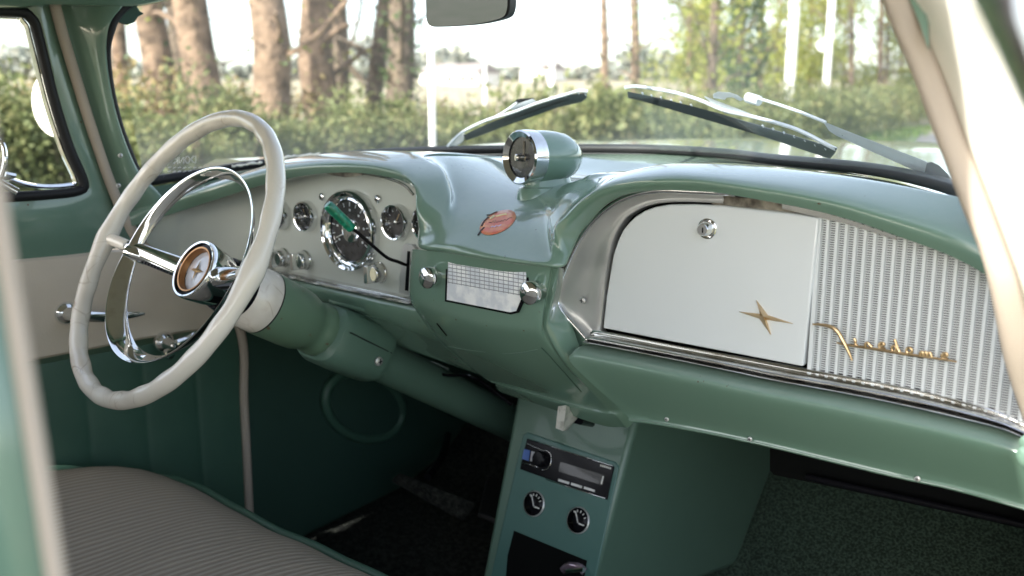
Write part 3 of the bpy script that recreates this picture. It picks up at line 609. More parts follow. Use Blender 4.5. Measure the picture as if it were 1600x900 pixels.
# gear selector quadrant and lever
mb = MB().use('steel'); mb.prism(px([(628,387),(632,381),(643,382),(648,388),(645,463),(623,458)], Y=-.164), Vector((0, .008, 0)))
mb.use('black', False).prism(px([(636,392),(640,393),(637,455),(632,454)], Y=-.1655), Vector((0, .002, 0)))
sel = mb.build('selector_quadrant', dash, bevel=.0012)
mb = MB().use('black')
lp = [P(634,414,Y=-.165), P(622,409,Y=-.185), P(604,402,Y=-.21), P(579,381,Y=-.235), P(551,357,Y=-.26)]
mb.sweep(cr(lp, 5), .0027, 8)
mb.use('handle_green'); a_, b_ = P(551,358,Y=-.26), P(511,319,Y=-.295); ax_ = b_ - a_
hp_ = [a_ + ax_ * t for t in (0, .015, .05, .2, .4, .6, .8, .95, .99, 1)]
mb.sweep(hp_, [.004, .0068, .0078, .0076, .0079, .0076, .0079, .0076, .0062, .003], 14)
mb.build('selector_lever', dash, label='thin black gear lever with an emerald green grip')

# ---- radio in the centre block ---------------------------------------------------------------
mb = MB().use('black', False); mb.prism(px([(697,406),(826,422),(826,452),(809,489),(798,491.5),(695,471)], Y=-.2262), Vector((0, .012, 0)))
rad = mb.build('radio', dash, label='old chrome faced radio dial in the centre of the dashboard')
mb = MB().use('dial', False); mb.prism(px([(700,409),(822,423.5),(821,450),(806,486),(797,488),(698,468.5)], Y=-.2275), Vector((0, .001, 0))); mb.build('radio_dial', rad) if False else mb.build('radio_dial', dash)
def rknob(x, y, nm='radio_knob'):
    o_ = P(x, y, Y=-.246); mb = MB().use('chrome'); mb.lathe(o_, Vector((0, 1, 0)), [(-.001, 0), (0, .004), (.001, .0115), (.003, .0148), (.005, .0155), (.012, .0155), (.014, .0140), (.024, .0135)], 28); mb.build(nm, dash)
rknob(663, 435); rknob(823, 459)
# sticker on the centre slope
def sticker():
    cx, cy = 778, 348; rows = []; base = on_dash(cx, cy)
    for k in range(5):
        f_ = k / 4; rows.append([on_dash(cx + 29 * f_ * math.cos(t) * .97 - 2 * f_ * math.sin(t), cy + 17.5 * f_ * math.sin(t) - 8.5 * f_ * math.cos(t), .0006) for t in [2 * math.pi * j / 40 for j in range(40)]])
    mb = MB().use('red'); mb.grid(rows, closed=True)
    st = mb.build('sticker', dash, solid=.0005, label='oval orange red sticker with black script on the centre slope')
    def stroke(pts, m, r=.0006):
        mb.use(m); mb.sweep([on_dash(730 + a / 11.25, 310 + b / 11.25, .0009) for a, b in pts], r, 6)
    mb = MB()
    stroke([(195,650),(250,570),(300,520)], 'ink', .0011)
    stroke([(250,500),(300,410),(360,350),(440,360)], 'ink', .0012)
    stroke([(345,300),(400,300),(470,265),(525,245)], 'ink', .0009)
    stroke([(380,430),(430,440),(460,400),(475,450),(500,390),(520,440),(560,400),(575,430),(610,395),(630,415),(660,380),(690,400),(730,360),(790,345)], 'ink', .0005)
    stroke([(420,520),(450,500),(480,515),(510,490),(550,500),(600,475)], 'lilac_ink', .0010)
    stroke([(500,330),(580,310),(700,290)], 'cream_ink', .0016)
    stroke([(400,370),(440,350),(470,320)], 'cream_ink', .0018)
    mb.build('sticker_print', dash)
sticker()

# ---- right bay: chrome frame, glovebox, grille --------------------------------------------------
outer = [(1130,302),(1087,300),(1050,299.5),(1022,300),(997,304),(973,313),(953,325),(935,341),(909,373),(890,411),(873,456)]
inner = [(1130,318),(1094,316.5),(1065,316),(1041,317),(1021,320),(1003,326),(989,334),(977,344),(960,374),(949,425),(941,490)]
outer += [(874,480),(918,531)]; inner += [(938,512),(937,518)]
mb = MB().use('steel'); panel(mb, px(outer, Y=-.176), px(inner, Y=-.172), [(0, .012), (.05, -.004), (.15, -.002), (.6, .002), (.96, 0), (1, .012)], 4)
fr_ = mb.build('bay_frame', dash, label='wide brushed steel frame curving round the left end of the glovebox')
mb = MB().use('chrome'); mb.sweep(cr(px([(1150,303),(1087,299.5),(1022,298.5),(972,311.5),(933,339.5),(907,372),(888,410),(872,452),(871.5,464),(876,482),(918,531)], Y=-.181), 6), .0032, 10); mb.build('frame_bead', dash)
screw(P(910.5, 469.5, Y=-.176), REAR, .0046, 'frame_screw')
mb = MB().use('chrome_worn')
tt = px([(921,519),(937,517),(1045,538),(1150,557),(1258,577),(1333,591),(1422,608),(1511,630),(1556,643),(1587,656),(1640,684)], Y=-.18)
bb = px([(919,533),(950,539),(1050,558),(1150,578),(1200,589),(1333,613),(1422,631),(1511,651),(1560,663),(1590,673),(1640,696)], Y=-.18)
panel(mb, tt, bb, [(0, .02), (.02, .002), (.3, .004), (.42, -.006), (.6, -.009), (.75, .0), (.84, -.010), (.94, -.012), (1, .008)], 4)
mb.build('lower_chrome_strip', dash, label='long chrome strip under glovebox and grille')
dpoly = [(1279.5,341),(1240,334),(1200,329.5),(1160,325),(1124,321.5),(1083,319.5),(1045,320),(1024,323.5),(1007,329.5),(993,338),(982,348.5),(973,360),(965,377),(958,398),(953,427),(947,465),(942,513),(1050,534),(1150,553),(1254.5,573)]
mb = MB().use('white', True); mb.prism(px(dpoly, Y=-.180), Vector((0, .012, 0))); glove = mb.build('glovebox_door', dash, bevel=.0022, label='white enamel glovebox door with star emblem and lock')
mb = MB().use('chrome'); o_ = P(1106, 357, Y=-.180); mb.lathe(o_, REAR, [(0, .0118), (.002, .0118), (.0028, .0105), (.0024, .0085), (.003, .0080), (.012, .0074), (.0135, .0062), (.0136, 0)], 30)
mb.use('black', False).box(o_ + Vector((.0008, -.0138, -.0005)), .0012, .0006, .006); mb.build('glovebox_lock', dash)
mb = MB().use('gold', False); ce = P(1192, 495, Y=-.187)
tips_ = px([(1181.5,469.5),(1239,506),(1204,523),(1154.5,487.3)], Y=-.1815); ins = px([(1199,492.5),(1197,499.5),(1186.5,498),(1187.5,490.5)], Y=-.1815)
vs = []
for t_, i_ in zip(tips_, ins): vs += [t_, i_]
bk = [v + Vector((0, .0025, 0)) for v in vs]; fs = [[8, k, (k + 1) % 8] for k in range(8)] + [[9 + k, 9 + (k + 1) % 8, (k + 1) % 8, k] for k in range(8)]
mb.add(vs + [ce] + bk, fs); mb.build('star_emblem', dash, auto=False, label='four pointed brass star on the glovebox door')
# speaker grille
gx0, gx1 = P(1270.5, 460, Y=-.174).x, P(1640, 560, Y=-.174).x
tl = px([(1281,336),(1333,347),(1400,369),(1467,393),(1511,413),(1545,432),(1600,470),(1660,520)], Y=-.174)
bl = px([(1258,580),(1333,594),(1422,611),(1511,632),(1556,645),(1587,659),(1640,686)], Y=-.174)
def zat(l, x):
    if x <= l[0].x: return l[0].z
    for p, q in zip(l, l[1:]):
        if p.x <= x <= q.x: return p.z + (q.z - p.z) * (x - p.x) / (q.x - p.x)
    return l[-1].z
mb = MB().use('cream', False)
mb2 = MB().use('grille_back', False)
cols = [gx0 + (gx1 - gx0) * k / 60 for k in range(61)]
mb2.grid([[Vector((x, -.166, zat(tl, x) + .012)) for x in cols], [Vector((x, -.163, zat(bl, x) - .006)) for x in cols]])
mb2.build('speaker_backing', dash)
mb = MB().use('white', False); x = gx0; k = 0
while x < gx1 - .004:
    wdt = .0031 if k else .0045
    za, zb = zat(tl, x) + .006, zat(bl, x) - .003
    mb.add([Vector(q) for q in ((x, -.1762, za), (x + wdt, -.1762, zat(tl, x + wdt) + .006), (x + wdt, -.1762, zb), (x, -.1762, zb), (x, -.170, za), (x + wdt, -.170, za), (x + wdt, -.170, zb), (x, -.170, zb))],
           [[0, 1, 2, 3], [0, 3, 7, 4], [1, 5, 6, 2]]); x += .0098; k += 1
z = .90
while z < 1.25:
    xa = None; step = .0015; xs = [gx0 + i * step for i in range(int((gx1 - gx0) / step))]
    ins_ = [x for x in xs if zat(bl, x) - .002 < z < zat(tl, x) + .004]
    if ins_:
        xa, xb = ins_[0], ins_[-1]; hh = .00066
        mb.add([Vector(q) for q in ((xa, -.1742, z + hh), (xb, -.1742, z + hh), (xb, -.1742, z - hh), (xa, -.1742, z - hh), (xa, -.1735, z + hh), (xb, -.1735, z + hh), (xb, -.1735, z - hh), (xa, -.1735, z - hh))], [[0, 1, 2, 3], [0, 4, 5, 1], [3, 2, 6, 7]])
    z += .00245
mb.build('speaker_grille', dash, label='silvery slotted speaker grille with script badge', auto=False)
# script badge
mb = MB().use('gold')
def scr(pts, r, n=5, cl=False):
    q = [P(1260 + a / 6.154, 490 + b_ / 6.154, Y=-.181) for a, b_ in pts]; q = cr(q, n) if len(q) > 2 else q
    rr_ = r if not isinstance(r, tuple) else [r[0] + (r[1] - r[0]) * math.sin(math.pi * i / (len(q) - 1)) for i in range(len(q))]
    mb.sweep(q, rr_, 8)
scr([(60,103),(130,106),(200,118),(258,138),(305,180),(345,250),(385,325),(418,395),(440,452)], (.0010, .0024))
scr([(292,280),(350,294),(480,316),(640,338),(800,364),(980,394),(1150,416),(1300,440),(1445,463)], (.0010, .0016))
scr([(458,240),(472,262),(470,290),(490,308)], .0016)
scr([(565,318),(572,288),(592,282),(608,300),(630,322)], .0016)
def loop(cx, cy, rx, ry, a0=0, a1=360): scr([(cx + rx * math.cos(math.radians(a)), cy - ry * math.sin(math.radians(a))) for a in range(a0, a1 + 1, 30)], .0015, 2)
scr([(700,322),(745,302),(735,282),(708,288),(698,310),(712,334),(760,338)], .0015)
loop(842, 336, 22, 24); scr([(848,246),(862,290),(880,340),(898,368)], .0016)
loop(987, 356, 27, 25)
scr([(1090,402),(1100,372),(1118,372),(1124,405),(1135,376),(1152,374),(1160,408),(1172,380),(1190,378),(1206,418)], .0015)
scr([(1305,420),(1352,404),(1345,384),(1318,386),(1302,408),(1318,434),(1365,440)], .0015)
mb.build('script_badge', dash, label='brass script lettering across the speaker grille')

# ---- dash top pod ---------------------------------------------------------------------------
pc = P(811, 246, Y=-.12); pd = Vector((-.19, -.98, .03)).normalized()
mb = MB().use('green'); mb.lathe(pc, -pd, [(.022, .0375), (.038, .0385), (.058, .038), (.078, .0350), (.093, .0288), (.105, .0190), (.111, .009), (.1125, 0)], 48)
for t in range(1):
    rows = []
    fo = pc - pd * .065; fz = P(835, 297, Y=-.09).z
    for zz, sx, sy in ((fo.z - .028, .020, .040), (fo.z - .040, .024, .044), (fz + .004, .029, .050), (fz - .006, .033, .054), (fz - .02, .034, .055)):
        rows.append([Vector((fo.x, fo.y - .012, zz)) + Vector((-pd.y, pd.x, 0)) * sx * math.cos(a) + Vector((pd.x, pd.y, 0)) * sy * math.sin(a) for a in [2 * math.pi * k / 36 for k in range(36)]])
    mb.grid(cr_rows if False else rows, closed=True)
pod = mb.build('dash_pod', dash, label='bullet shaped green pod with chrome ring on the dashboard top')
mb = MB().use('chrome'); mb.lathe(pc, -pd, [(.004, .029), (.001, .0335), (-.001, .0365), (.001, .0385), (.012, .0392), (.023, .0388), (.0235, .036)], 56); mb.build('pod_ring', dash)
mb = MB().use('dial_face'); mb.lathe(pc, -pd, [(.006, 0), (.006, .031)], 40)
mb.use('chrome_worn'); mb.lathe(pc + pd * .001, pd, [(-.006, .006), (.004, .0048), (.0055, .003), (.0056, 0)], 20)
mb.use('brown', False); mb.box(pc - pd * .005 + Vector((.004, 0, .012)), .003, .001, .022); mb.box(pc - pd * .005 + Vector((.014, 0, -.001)), .02, .001, .006)
mb.build('pod_dial', dash)

# ---- steering wheel --------------------------------------------------------------------------
WC = Vector((-.335, -.47, 1.04)); WN = Vector((0, -.854, .52)).normalized(); E1 = Vector((1, 0, 0)); E2 = Vector((0, .52, .854)).normalized()
def wp(r, a, h=0): return WC + (E1 * math.cos(a) + E2 * math.sin(a)) * r + WN * h
RC = Vector((-.326, -.4795, 1.052)); RN = Vector((-.045, -.854, .518)).normalized(); F1 = Vector((.9986, -.053, 0)).normalized(); F2 = RN.cross(F1); F2 = F2 if F2.z > 0 else -F2
K = 240; Rm = .2112; mb = MB().use('ivory'); rows = []
for i in range(K):
    a = 2 * math.pi * i / K; da = math.degrees(a) % 360
    sc = .5 - .5 * math.cos(a * 26)
    grip = 1.0 if not (70 < da < 110) else .5
    rad_ = .0114 + .0006 * sc * grip
    for s0 in (0, 180):
        dd = min(abs(da - s0), 360 - abs(da - s0)); rad_ += .0030 * math.exp(-(dd / 5.0) ** 2)
    u = F1 * math.cos(a) + F2 * math.sin(a); row = []
    for k in range(18):
        t = 2 * math.pi * k / 18; inn = max(0, -math.cos(t)); rr_ = rad_ * (1 + .10 * inn * sc * grip)
        row.append(RC + u * (Rm + rr_ * math.cos(t)) + RN * rr_ * 1.08 * math.sin(t))
    rows.append(row)
rows.append(rows[0]); mb.grid(rows, closed=True)
sw = mb.build('steering_wheel', car, label='ivory steering wheel with chrome horn ring and hairline cracks')
# horn ring: ribbon
mb = MB().use('chrome'); rows = []
for i in range(161):
    a = 2 * math.pi * i / 160; lower = max(0, -math.sin(a)) ** .6 if math.sin(a) < 0 else 0
    rH = .142; wd_ = .0098 + .0065 * lower; tk = .0022
    u = E1 * math.cos(a) + E2 * math.sin(a); h0 = -.012
    ax1 = (WN * .80 + u * .60).normalized(); ax2 = (u * .80 - WN * .60).normalized(); cpt = WC + u * rH + WN * h0
    rows.append([cpt + ax1 * (wd_ * math.cos(t)) + ax2 * (tk * math.sin(t)) for t in [2 * math.pi * k / 12 for k in range(12)]])
mb.grid(rows, closed=True); mb.build('horn_ring', sw)
for s in (-1, 1):
    mb = MB().use('chrome'); rows = []
    for t in [i / 14 for i in range(12)]:
        hw = .015 * (1 - t) + .008 * t; th = .0065
        c0 = (WC + E1 * s * .036 - WN * .048).lerp(RC + F1 * s * (Rm - .004) - RN * .002, t)
        rows.append([c0 + E2 * hw * math.cos(q) + WN * th * math.sin(q) * (1 if math.sin(q) > 0 else .6) for q in [2 * math.pi * k / 14 for k in range(14)]])
    mb.grid(rows, closed=True)
    mb.use('rubber', False)
    for t in [i / 16 for i in range(17)]:
        r_ = .05 + t * .10; h = -.050 + .042 * ((r_ - .036) / .168) ; mb.box((WC + E1 * s * .036 - WN * .048).lerp(RC + F1 * s * Rm, (r_ - .036) / .168) - WN * .006 - E2 * .008, .0035, .016, .010, (E1, E2, WN))
    sa, sb = WC + E1 * s * .036 - WN * .048, RC + F1 * s * Rm
    mb.use('ivory').sweep([sa.lerp(sb, q) for q in (.74, .80, .88, .94, 1.0)], [.0085, .0095, .0095, .0105, .0125], 12)
    mb.build('spoke', sw)
    mb = MB().use('chrome'); mb.sweep(cr([WC + E1 * s * .128 + WN * (-.028), WC + E1 * s * .138 + WN * -.016, WC + E1 * s * .150 + WN * -.010], 4), [.011] * 9, 12, sx=1.0); mb.build('ring_clamp', sw)
mb = MB().use('chrome'); mb.lathe(WC + WN * -.085, WN, [(0, .036), (.02, .041), (.048, .0445), (.053, .044), (.055, .0425), (.0545, .040), (.052, .0395)], 56)
mb.use('black').lathe(WC + WN * -.034, WN, [(0, .0398), (.0005, .034)], 48)
mb.use('bronze').lathe(WC + WN * -.033, WN, [(0, .0345), (.0015, .0342), (.0012, .032), (-.008, .030)], 48)
mb.use('medal').lathe(WC + WN * -.042, WN, [(0, .0305), (.003, .018), (.0035, 0)], 40)
mb.use('gold', False)
st_ = WC + WN * -.037
mb.add([st_ + E2 * .017, st_ + E1 * .0035, st_ - E2 * .017, st_ - E1 * .0035, st_ + WN * .002], [[0, 1, 4], [1, 2, 4], [2, 3, 4], [3, 0, 4]]); mb.add([st_ + E1 * .017, st_ - E2 * .0035, st_ - E1 * .017, st_ + E2 * .0035, st_ + WN * .002], [[0, 1, 4], [1, 2, 4], [2, 3, 4], [3, 0, 4]])
mb.build('hub', sw)
mb = MB().use('black').lathe(WC + WN * -.125, WN, [(0, .040), (.02, .044), (.042, .040), (.043, .02)], 40); mb.build('hub_collar', sw)
# ---- column ------------------------------------------------------------------------------------
def cp(h): return WC + WN * h
mb = MB().use('green_matt'); mb.lathe(cp(-1.02), WN, [(0, .036), (.70, .038), (.73, .038)], 40)
col = mb.build('steering_column', car, label='green steering column running down to the dark footwell')
mb = MB().use('ivory'); mb.lathe(cp(-.158), WN, [(0, .050), (.010, .050), (.020, .049), (.032, .044), (.046, .0395), (.062, .037), (.070, .036)], 48); mb.build('bell', col, label='ivory bell behind the wheel hub')
mb = MB().use('green_worn'); mb.lathe(cp(-.292), WN, [(0, .040), (.004, .0435), (.018, .0445), (.026, .042), (.034, .0405), (.042, .044), (.055, .048), (.075, .0495), (.130, .0505), (.1335, .0498)], 56); mb.build('sleeve', col, label='rust speckled green sleeve')
mb = MB().use('rubber'); mb.lathe(cp(-.1595), WN, [(0, .0508), (.0022, .0508)], 48); mb.build('sleeve_seal', col)
# bracket
mb = MB().use('green_matt'); rows = []
for h, sx, sz, dz in ((-.282, .040, .038, .0), (-.288, .052, .047, -.001), (-.300, .056, .050, -.002), (-.345, .058, .052, 0), (-.390, .060, .054, .004), (-.402, .056, .050, .004), (-.404, .035, .035, .0)):
    row = []
    for k in range(40):
        t = 2 * math.pi * k / 40; ct, st = math.cos(t), math.sin(t); q = (abs(ct) ** 3.2 + abs(st) ** 3.2) ** (-1 / 3.2)
        row.append(cp(h) + E1 * sx * q * ct + E2 * (sz * q * st + dz))
    rows.append(row)
mb.grid(rows, closed=True); mb.build('column_bracket', col)
mb = MB().use('green'); 
mb.box(cp(-.345) + E2 * .072 + E1 * .0, .10, .04, .07, (E1, E2, WN)); mb.build('bracket_cap', col, bevel=.008)
screw(cp(-.372) + E1 * .0605 - E2 * .012, Vector((1, 0, 0)), .008, 'bracket_screw', col)
mb = MB().use('rubber', False); mb.box(cp(-.345) + E1 * .0588 + E2 * .010, .002, .0016, .10, (E1, E2, WN)); mb.build('bracket_seam', col)

# ---- console -----------------------------------------------------------------------------------
CO = Vector((-.022, .05, .74)); CD = Vector((0, -.39, -.92)).normalized(); CNrm = Vector((0, -.92, .39)).normalized()   # face: down vector and outward normal
def cf(x, d, n=0): return CO + Vector((x, 0, 0)) + CD * d + CNrm * n
def CP(px_, py_, n=0):
    dd = ray(px_, py_); o0 = CO + CNrm * n; w = (o0 - CAM).dot(CNrm) / dd.dot(CNrm); return CAM + dd * w
tl_, tr_ = CP(808, 612), CP(996, 652)
bl_, br_ = CP(752, 905), CP(928, 905)
bl_ = tl_ + (bl_ - tl_) * 1.25; br_ = tr_ + (br_ - tr_) * 1.25
fwd = Vector((0, .62, -.16)); 
mb = MB().use('green_matt')
v = [tl_, tr_, br_, bl_, tl_ + fwd, tr_ + fwd, Vector((br_.x + .02, .42, .36)), Vector((bl_.x, .42, .36))]
mb.add(v, [[0, 1, 2, 3], [1, 5, 6, 2], [0, 3, 7, 4], [0, 4, 5, 1], [3, 2, 6, 7], [4, 7, 6, 5]])
con = mb.build('centre_console', car, bevel=.010, label='satin green centre console below the dashboard')
ins = [CP(a, b_, .0015) for a, b_ in ((817,679),(824,675),(962,722),(967,729),(931,905),(766,905))]
ins2 = ins[:4] + [ins[4] + CD * .04, ins[5] + CD * .04]
mb = MB().use('green_inset'); mb.prism(ins2, -CNrm * .004); mb.build('console_inset', con, bevel=.002)
# stereo
def q4(a, b_, n=.004): return CP(a, b_, n)
mb = MB().use('black'); mb.prism([q4(823,685), q4(959,729), q4(948,781), q4(812,733)], -CNrm * .005); st = mb.build('car_stereo', con, bevel=.0012, label='modern black car stereo with blue panel and round knob')
def sp(a, b_, n=.0045): return CP(800 + a / 4.74, 670 + b_ / 4.74, n)
# face details as one part
mb = MB().use('lcd', False); mb.prism([sp(360,245), sp(690,345), sp(672,420), sp(345,315)], CNrm * .0006)
mb.use('blue_lens', False); mb.prism([sp(90,150), sp(135,160), sp(125,240), sp(75,222)], CNrm * .0006)
mb.use('medal', False); mb.prism([sp(145,165), sp(195,180), sp(170,240), sp(135,240)], CNrm * .0006)
mb.use('chrome'); mb.sweep(cr([sp(105,105), sp(160,130), sp(215,155), sp(265,165), sp(290,200), sp(285,260), sp(255,300), sp(215,305)], 4), .0007, 6)
mb.sweep([sp(65,250), sp(130,265), sp(190,285)], .0006, 6); mb.sweep([sp(250,375), sp(400,425), sp(690,515)], .0006, 6); mb.sweep([sp(120,75), sp(300,135), sp(745,275)], .0005, 6)
mb.use('steel', False)
for a in (345, 440, 535): mb.prism([sp(a,370 + (a - 345) * .30), sp(a + 80,395 + (a - 345) * .30), sp(a + 77,412 + (a - 345) * .3), sp(a - 3,387 + (a - 345) * .3)], CNrm * .0005)
mb.use('needle', False); mb.prism([sp(672,350), sp(682,353), sp(668,412), sp(658,408)], CNrm * .0008)
for k in range(6): a = 655 + k * 14; mb.prism([sp(a, 262 + k * 4.2), sp(a + 10, 265 + k * 4.2), sp(a + 8, 280 + k * 4.2), sp(a - 2, 277 + k * 4.2)], CNrm * .0004)
mb.build('stereo_face', con, auto=False)
mb = MB().use('black'); mb.lathe(sp(218, 225), CNrm, [(0, .0135), (.010, .0125), (.012, .0105), (.0122, 0)], 28); mb.build('volume_knob', con)
for (x, y, rot) in ((835,787,0),(904,813,0)):
    o_ = CP(x, y, .0018); R = .0215; X_, Y_, d_ = frame(CNrm)
    mb = MB().use('steel').lathe(o_, CNrm, [(0, R), (.0025, R * .98), (.003, R * .92)], 36)
    mb.use('black').lathe(o_, CNrm, [(0, R * .93), (.0029, R * .93), (.003, 0)], 36)
    up2 = -CD; rt2 = Vector((1, 0, 0)); o2 = o_ + CNrm * .0036; mb.use('needle', False)
    nd = (up2 * .85 - rt2 * .5).normalized(); mb.box(o2 + nd * R * .25, R * .9, R * .07, .0005, (nd, CNrm.cross(nd), CNrm))
    for a in (-40, -15, 10, 35, 60):
        u = up2 * math.cos(math.radians(a)) + rt2 * math.sin(math.radians(a)); mb.box(o2 + u * R * .68, R * .18, R * .07, .0005, (u, CNrm.cross(u), CNrm))
    mb.box(o2 + rt2 * R * .42 - up2 * R * .2, R * .5, R * .10, .0005, (rt2, up2, CNrm))
    mb.build('console_gauge', con, auto=False)
mb = MB().use('void', False); mb.prism([CP(803,829,.002), CP(917,876,.002), CP(910,925,.002), CP(790,905,.002), CP(793,868,.002)], -CNrm * .05)
pk = mb.build('storage_pocket', con, label='open black pocket low in the console')
mb = MB().use('purple'); mb.sweep(cr([CP(880,890,.004), CP(890,884,.006), CP(905,886,.006), CP(914,894,.004)], 4), .007, 10); mb.use('chrome'); mb.sweep([CP(885,893,.012), CP(912,890,.012)], .0035, 8)
bt_ = mb.build('lighter'); bt_.name = 'glass_bottle'; bt_['label'] = 'small shiny dark object lying in the console pocket'; bt_['category'] = 'trinket'; bt_.name = 'trinket'
# handbrake paddle under the dash
mb = MB().use('pewter', False)
def bx(a, b_, Y): return P(620 + a / 3.9125, 470 + b_ / 3.9125, Y=Y)
mb.add([bx(990,645,-.12), bx(1035,640,-.12), bx(1015,795,-.12), bx(975,780,-.12), bx(1060,650,-.10), bx(1105,705,-.08), bx(1100,722,-.08), bx(1040,790,-.09)],
       [[0, 1, 2, 3], [1, 4, 5, 6, 7, 2], [0, 3, 7, 6, 5, 4]])
mb.build('brake_release', dash, solid=.002, auto=False, label='chrome fan shaped pull under the centre of the dashboard')
mb = MB().use('black'); mb.sweep([bx(1000,700,-.085), bx(1120,735,-.06), bx(1190,750,-.0)], .006, 8); mb.build('release_rod', dash)

# ---- floor, firewall, kick panel ------------------------------------------------------------------
mb = MB().use('carpet'); mb.grid([[Vector((x, y, z)) for x in (-.72, -.4, .0, .4, .72)] for y, z in ((-1.6, .30), (-.3, .30), (.28, .335), (.42, .375), (.62, .50), (.70, .60))])
fl = mb.build('floor_carpet', car, label='worn green carpet in the passenger footwell')
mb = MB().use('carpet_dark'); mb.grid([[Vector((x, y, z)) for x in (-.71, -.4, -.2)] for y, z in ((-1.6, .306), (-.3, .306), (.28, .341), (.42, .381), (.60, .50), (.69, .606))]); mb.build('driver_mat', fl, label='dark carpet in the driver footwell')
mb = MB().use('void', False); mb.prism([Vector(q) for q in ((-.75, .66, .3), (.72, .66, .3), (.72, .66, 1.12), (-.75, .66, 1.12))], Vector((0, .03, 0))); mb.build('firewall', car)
mb = MB().use('void', False); mb.prism([P(1203,735,Y=.12), P(1210,742,Y=.12), P(1400,782,Y=.12), P(1720,852,Y=.12), P(1720,700,Y=.12), P(1203,640,Y=.12)], Vector((0, .5, .02))); mb.build('dark_gap_block', car)  # black block standing in for the shaded gap below the dash
mb = MB().use('black'); 
mb.sweep([P(1260,745,Y=.10), P(1400,776,Y=.10), P(1700,842,Y=.10)], .005, 10); mb.build('under_dash_pipe', car)
mb = MB().use('dark_vinyl'); kx = -.725
kp = [P(a, b_, X=kx) for a, b_ in ((322,458),(362,492),(379,540),(381,620),(385,700),(389,790),(392,900))] + [Vector((kx, -.02, .30)), Vector((kx, .70, .30)), Vector((kx, .70, .935))]
mb.prism(kp, Vector((-.01, 0, 0))); kick = mb.build('kick_panel', car, label='dark green kick panel with round speaker by the pedals')
mb = MB().use('green_vinyl'); rp = [P(568 + 60 * math.cos(t) + 4 * math.sin(t), 634 + 52 * math.sin(t) + 6 * math.cos(t), X=kx + .008) for t in [2 * math.pi * k / 48 for k in range(48)]]
mb.sweep(rp, .0115, 12, closed=True); mb.build('speaker_ring', kick)
mb = MB().use('dark_vinyl'); mb.prism([q.lerp(sum(rp, Vector()) / 48, .1) for q in rp], Vector((.004, 0, 0))); mb.build('speaker_cone', kick)
mb = MB().use('carpet_dark', False); pa, pb, pc2, pd2 = P(615,745,Y=.14), P(625,738,Y=.16), P(745,786,Y=.16), P(728,808,Y=.14)
mb.prism([pa, pb, pc2, pd2], Vector((0, -.01, -.008))); ped = mb.build('brake_pedal', car, bevel=.003)
mb = MB().use('black'); mb.sweep(cr([P(668,745,Y=.17), P(690,715,Y=.25), P(700,680,Y=.40)], 4), .009, 8); mb.build('pedal_arm', ped)
mb = MB().use('rubber', False); mb.prism([P(748,800,Y=.10), P(762,742,Y=.28), P(790,750,Y=.28), P(778,812,Y=.10)], Vector((0, -.004, -.010))); mb.build('accelerator', car, bevel=.003)
for k, (c_, pts) in enumerate((('black', ((640,560),(690,585),(740,590),(800,632))), ('chrome_worn', ((634,548),(655,562),(672,566),(700,578))))):
    mb = MB().use(c_); mb.sweep(cr([P(a, b_, Y=.02 + .015 * k) for a, b_ in pts], 5), .0028 if k < 3 else .004, 6); mb.build('wire' if k < 1 else 'cable_clip', dash)

# ---- windlace, pillars, door ----------------------------------------------------------------------
DX = -.735
mb = MB().use('windlace'); wl = [P(a, b_, X=DX + .012) for a, b_ in ((60,-60),(83,0),(97,50),(118,120),(143,200),(172,285),(196,340),(225,385),(300,440),(362,490),(380,540),(381,620),(385,700),(389,790),(392,860))]
mb.sweep(cr(wl, 5), .0088, 12); mb.build('windlace', car, label='beige cloth windlace down the driver door opening')
# left A pillar between windlace and windscreen rubber
mb = MB().use('green')
lft = [P(a, b_, X=DX) for a, b_ in ((62,-60),(88,0),(102,50),(123,120),(148,200),(177,285),(200,340),(212,362))]
rgt = [P(a, b_, X=x_) for a, b_, x_ in ((230,-70,-.66),(200,-2,-.67),(170,40,-.675),(166,100,-.69),(182,185,-.70),(212,262,-.705),(242,294,-.70),(258,312,-.70))]
mid = [a.lerp(b_, .55) + Vector((.018, 0, 0)) for a, b_ in zip(lft, rgt)]; mid2 = [a.lerp(b_, .9) + Vector((.012, 0, 0)) for a, b_ in zip(lft, rgt)]
rws = [cr(r, 5) for r in (lft, mid, mid2, rgt, [q + Vector((-.03, .01, 0)) for q in rgt])]
mb.grid(list(map(list, zip(*[cr([rws[k][j] for k in range(5)], 4) for j in range(len(rws[0]))]))))
pil = mb.build('windscreen_pillar', car, label='green driver side windscreen pillar with screws')
for q in ((164,113),(188,243),(185,290)): screw(P(q[0], q[1], X=-.69), Vector((1, -.3, 0)), .004, 'pillar_screw', pil)
# door: green frame around window with rounded opening
def rr_poly(pts): return cr([Vector((a, b_, 0)) for a, b_ in pts], 5)
win = [(-260,18),(5,18),(45,28),(58,60),(80,150),(105,230),(128,285),(118,298),(80,303),(0,308),(-260,318)]
outp = [(-260,-90),(-30,-90),(62,-60),(84,0),(98,60),(143,200),(172,285),(180,330),(170,392),(20,410),(-260,444)]
wv = cr([P(a, b_, X=DX) for a, b_ in win], 4); ov = cr([P(a, b_, X=DX - .0) for a, b_ in outp], 4)
mb = MB().use('green'); L_ = []
for t, dx in ((0, 0), (.3, .006), (.75, .010), (.93, .006), (1, -.006)):
    L_.append([o1.lerp(w1, t) + Vector((dx, 0, 0)) for o1, w1 in zip(ov, wv)])
mb.grid(L_)
mb.use('green'); lo_ = [P(a, b_, X=DX) for a, b_ in ((-260,440),(20,408),(170,390),(215,386))]
door = mb.build('driver_door', car, label='driver door with cream band and pleated dark green lower panel')
mb = MB().use('rubber'); mb.sweep([q + Vector((.006, 0, 0)) for q in wv], .0085, 10); mb.build('window_seal', door)
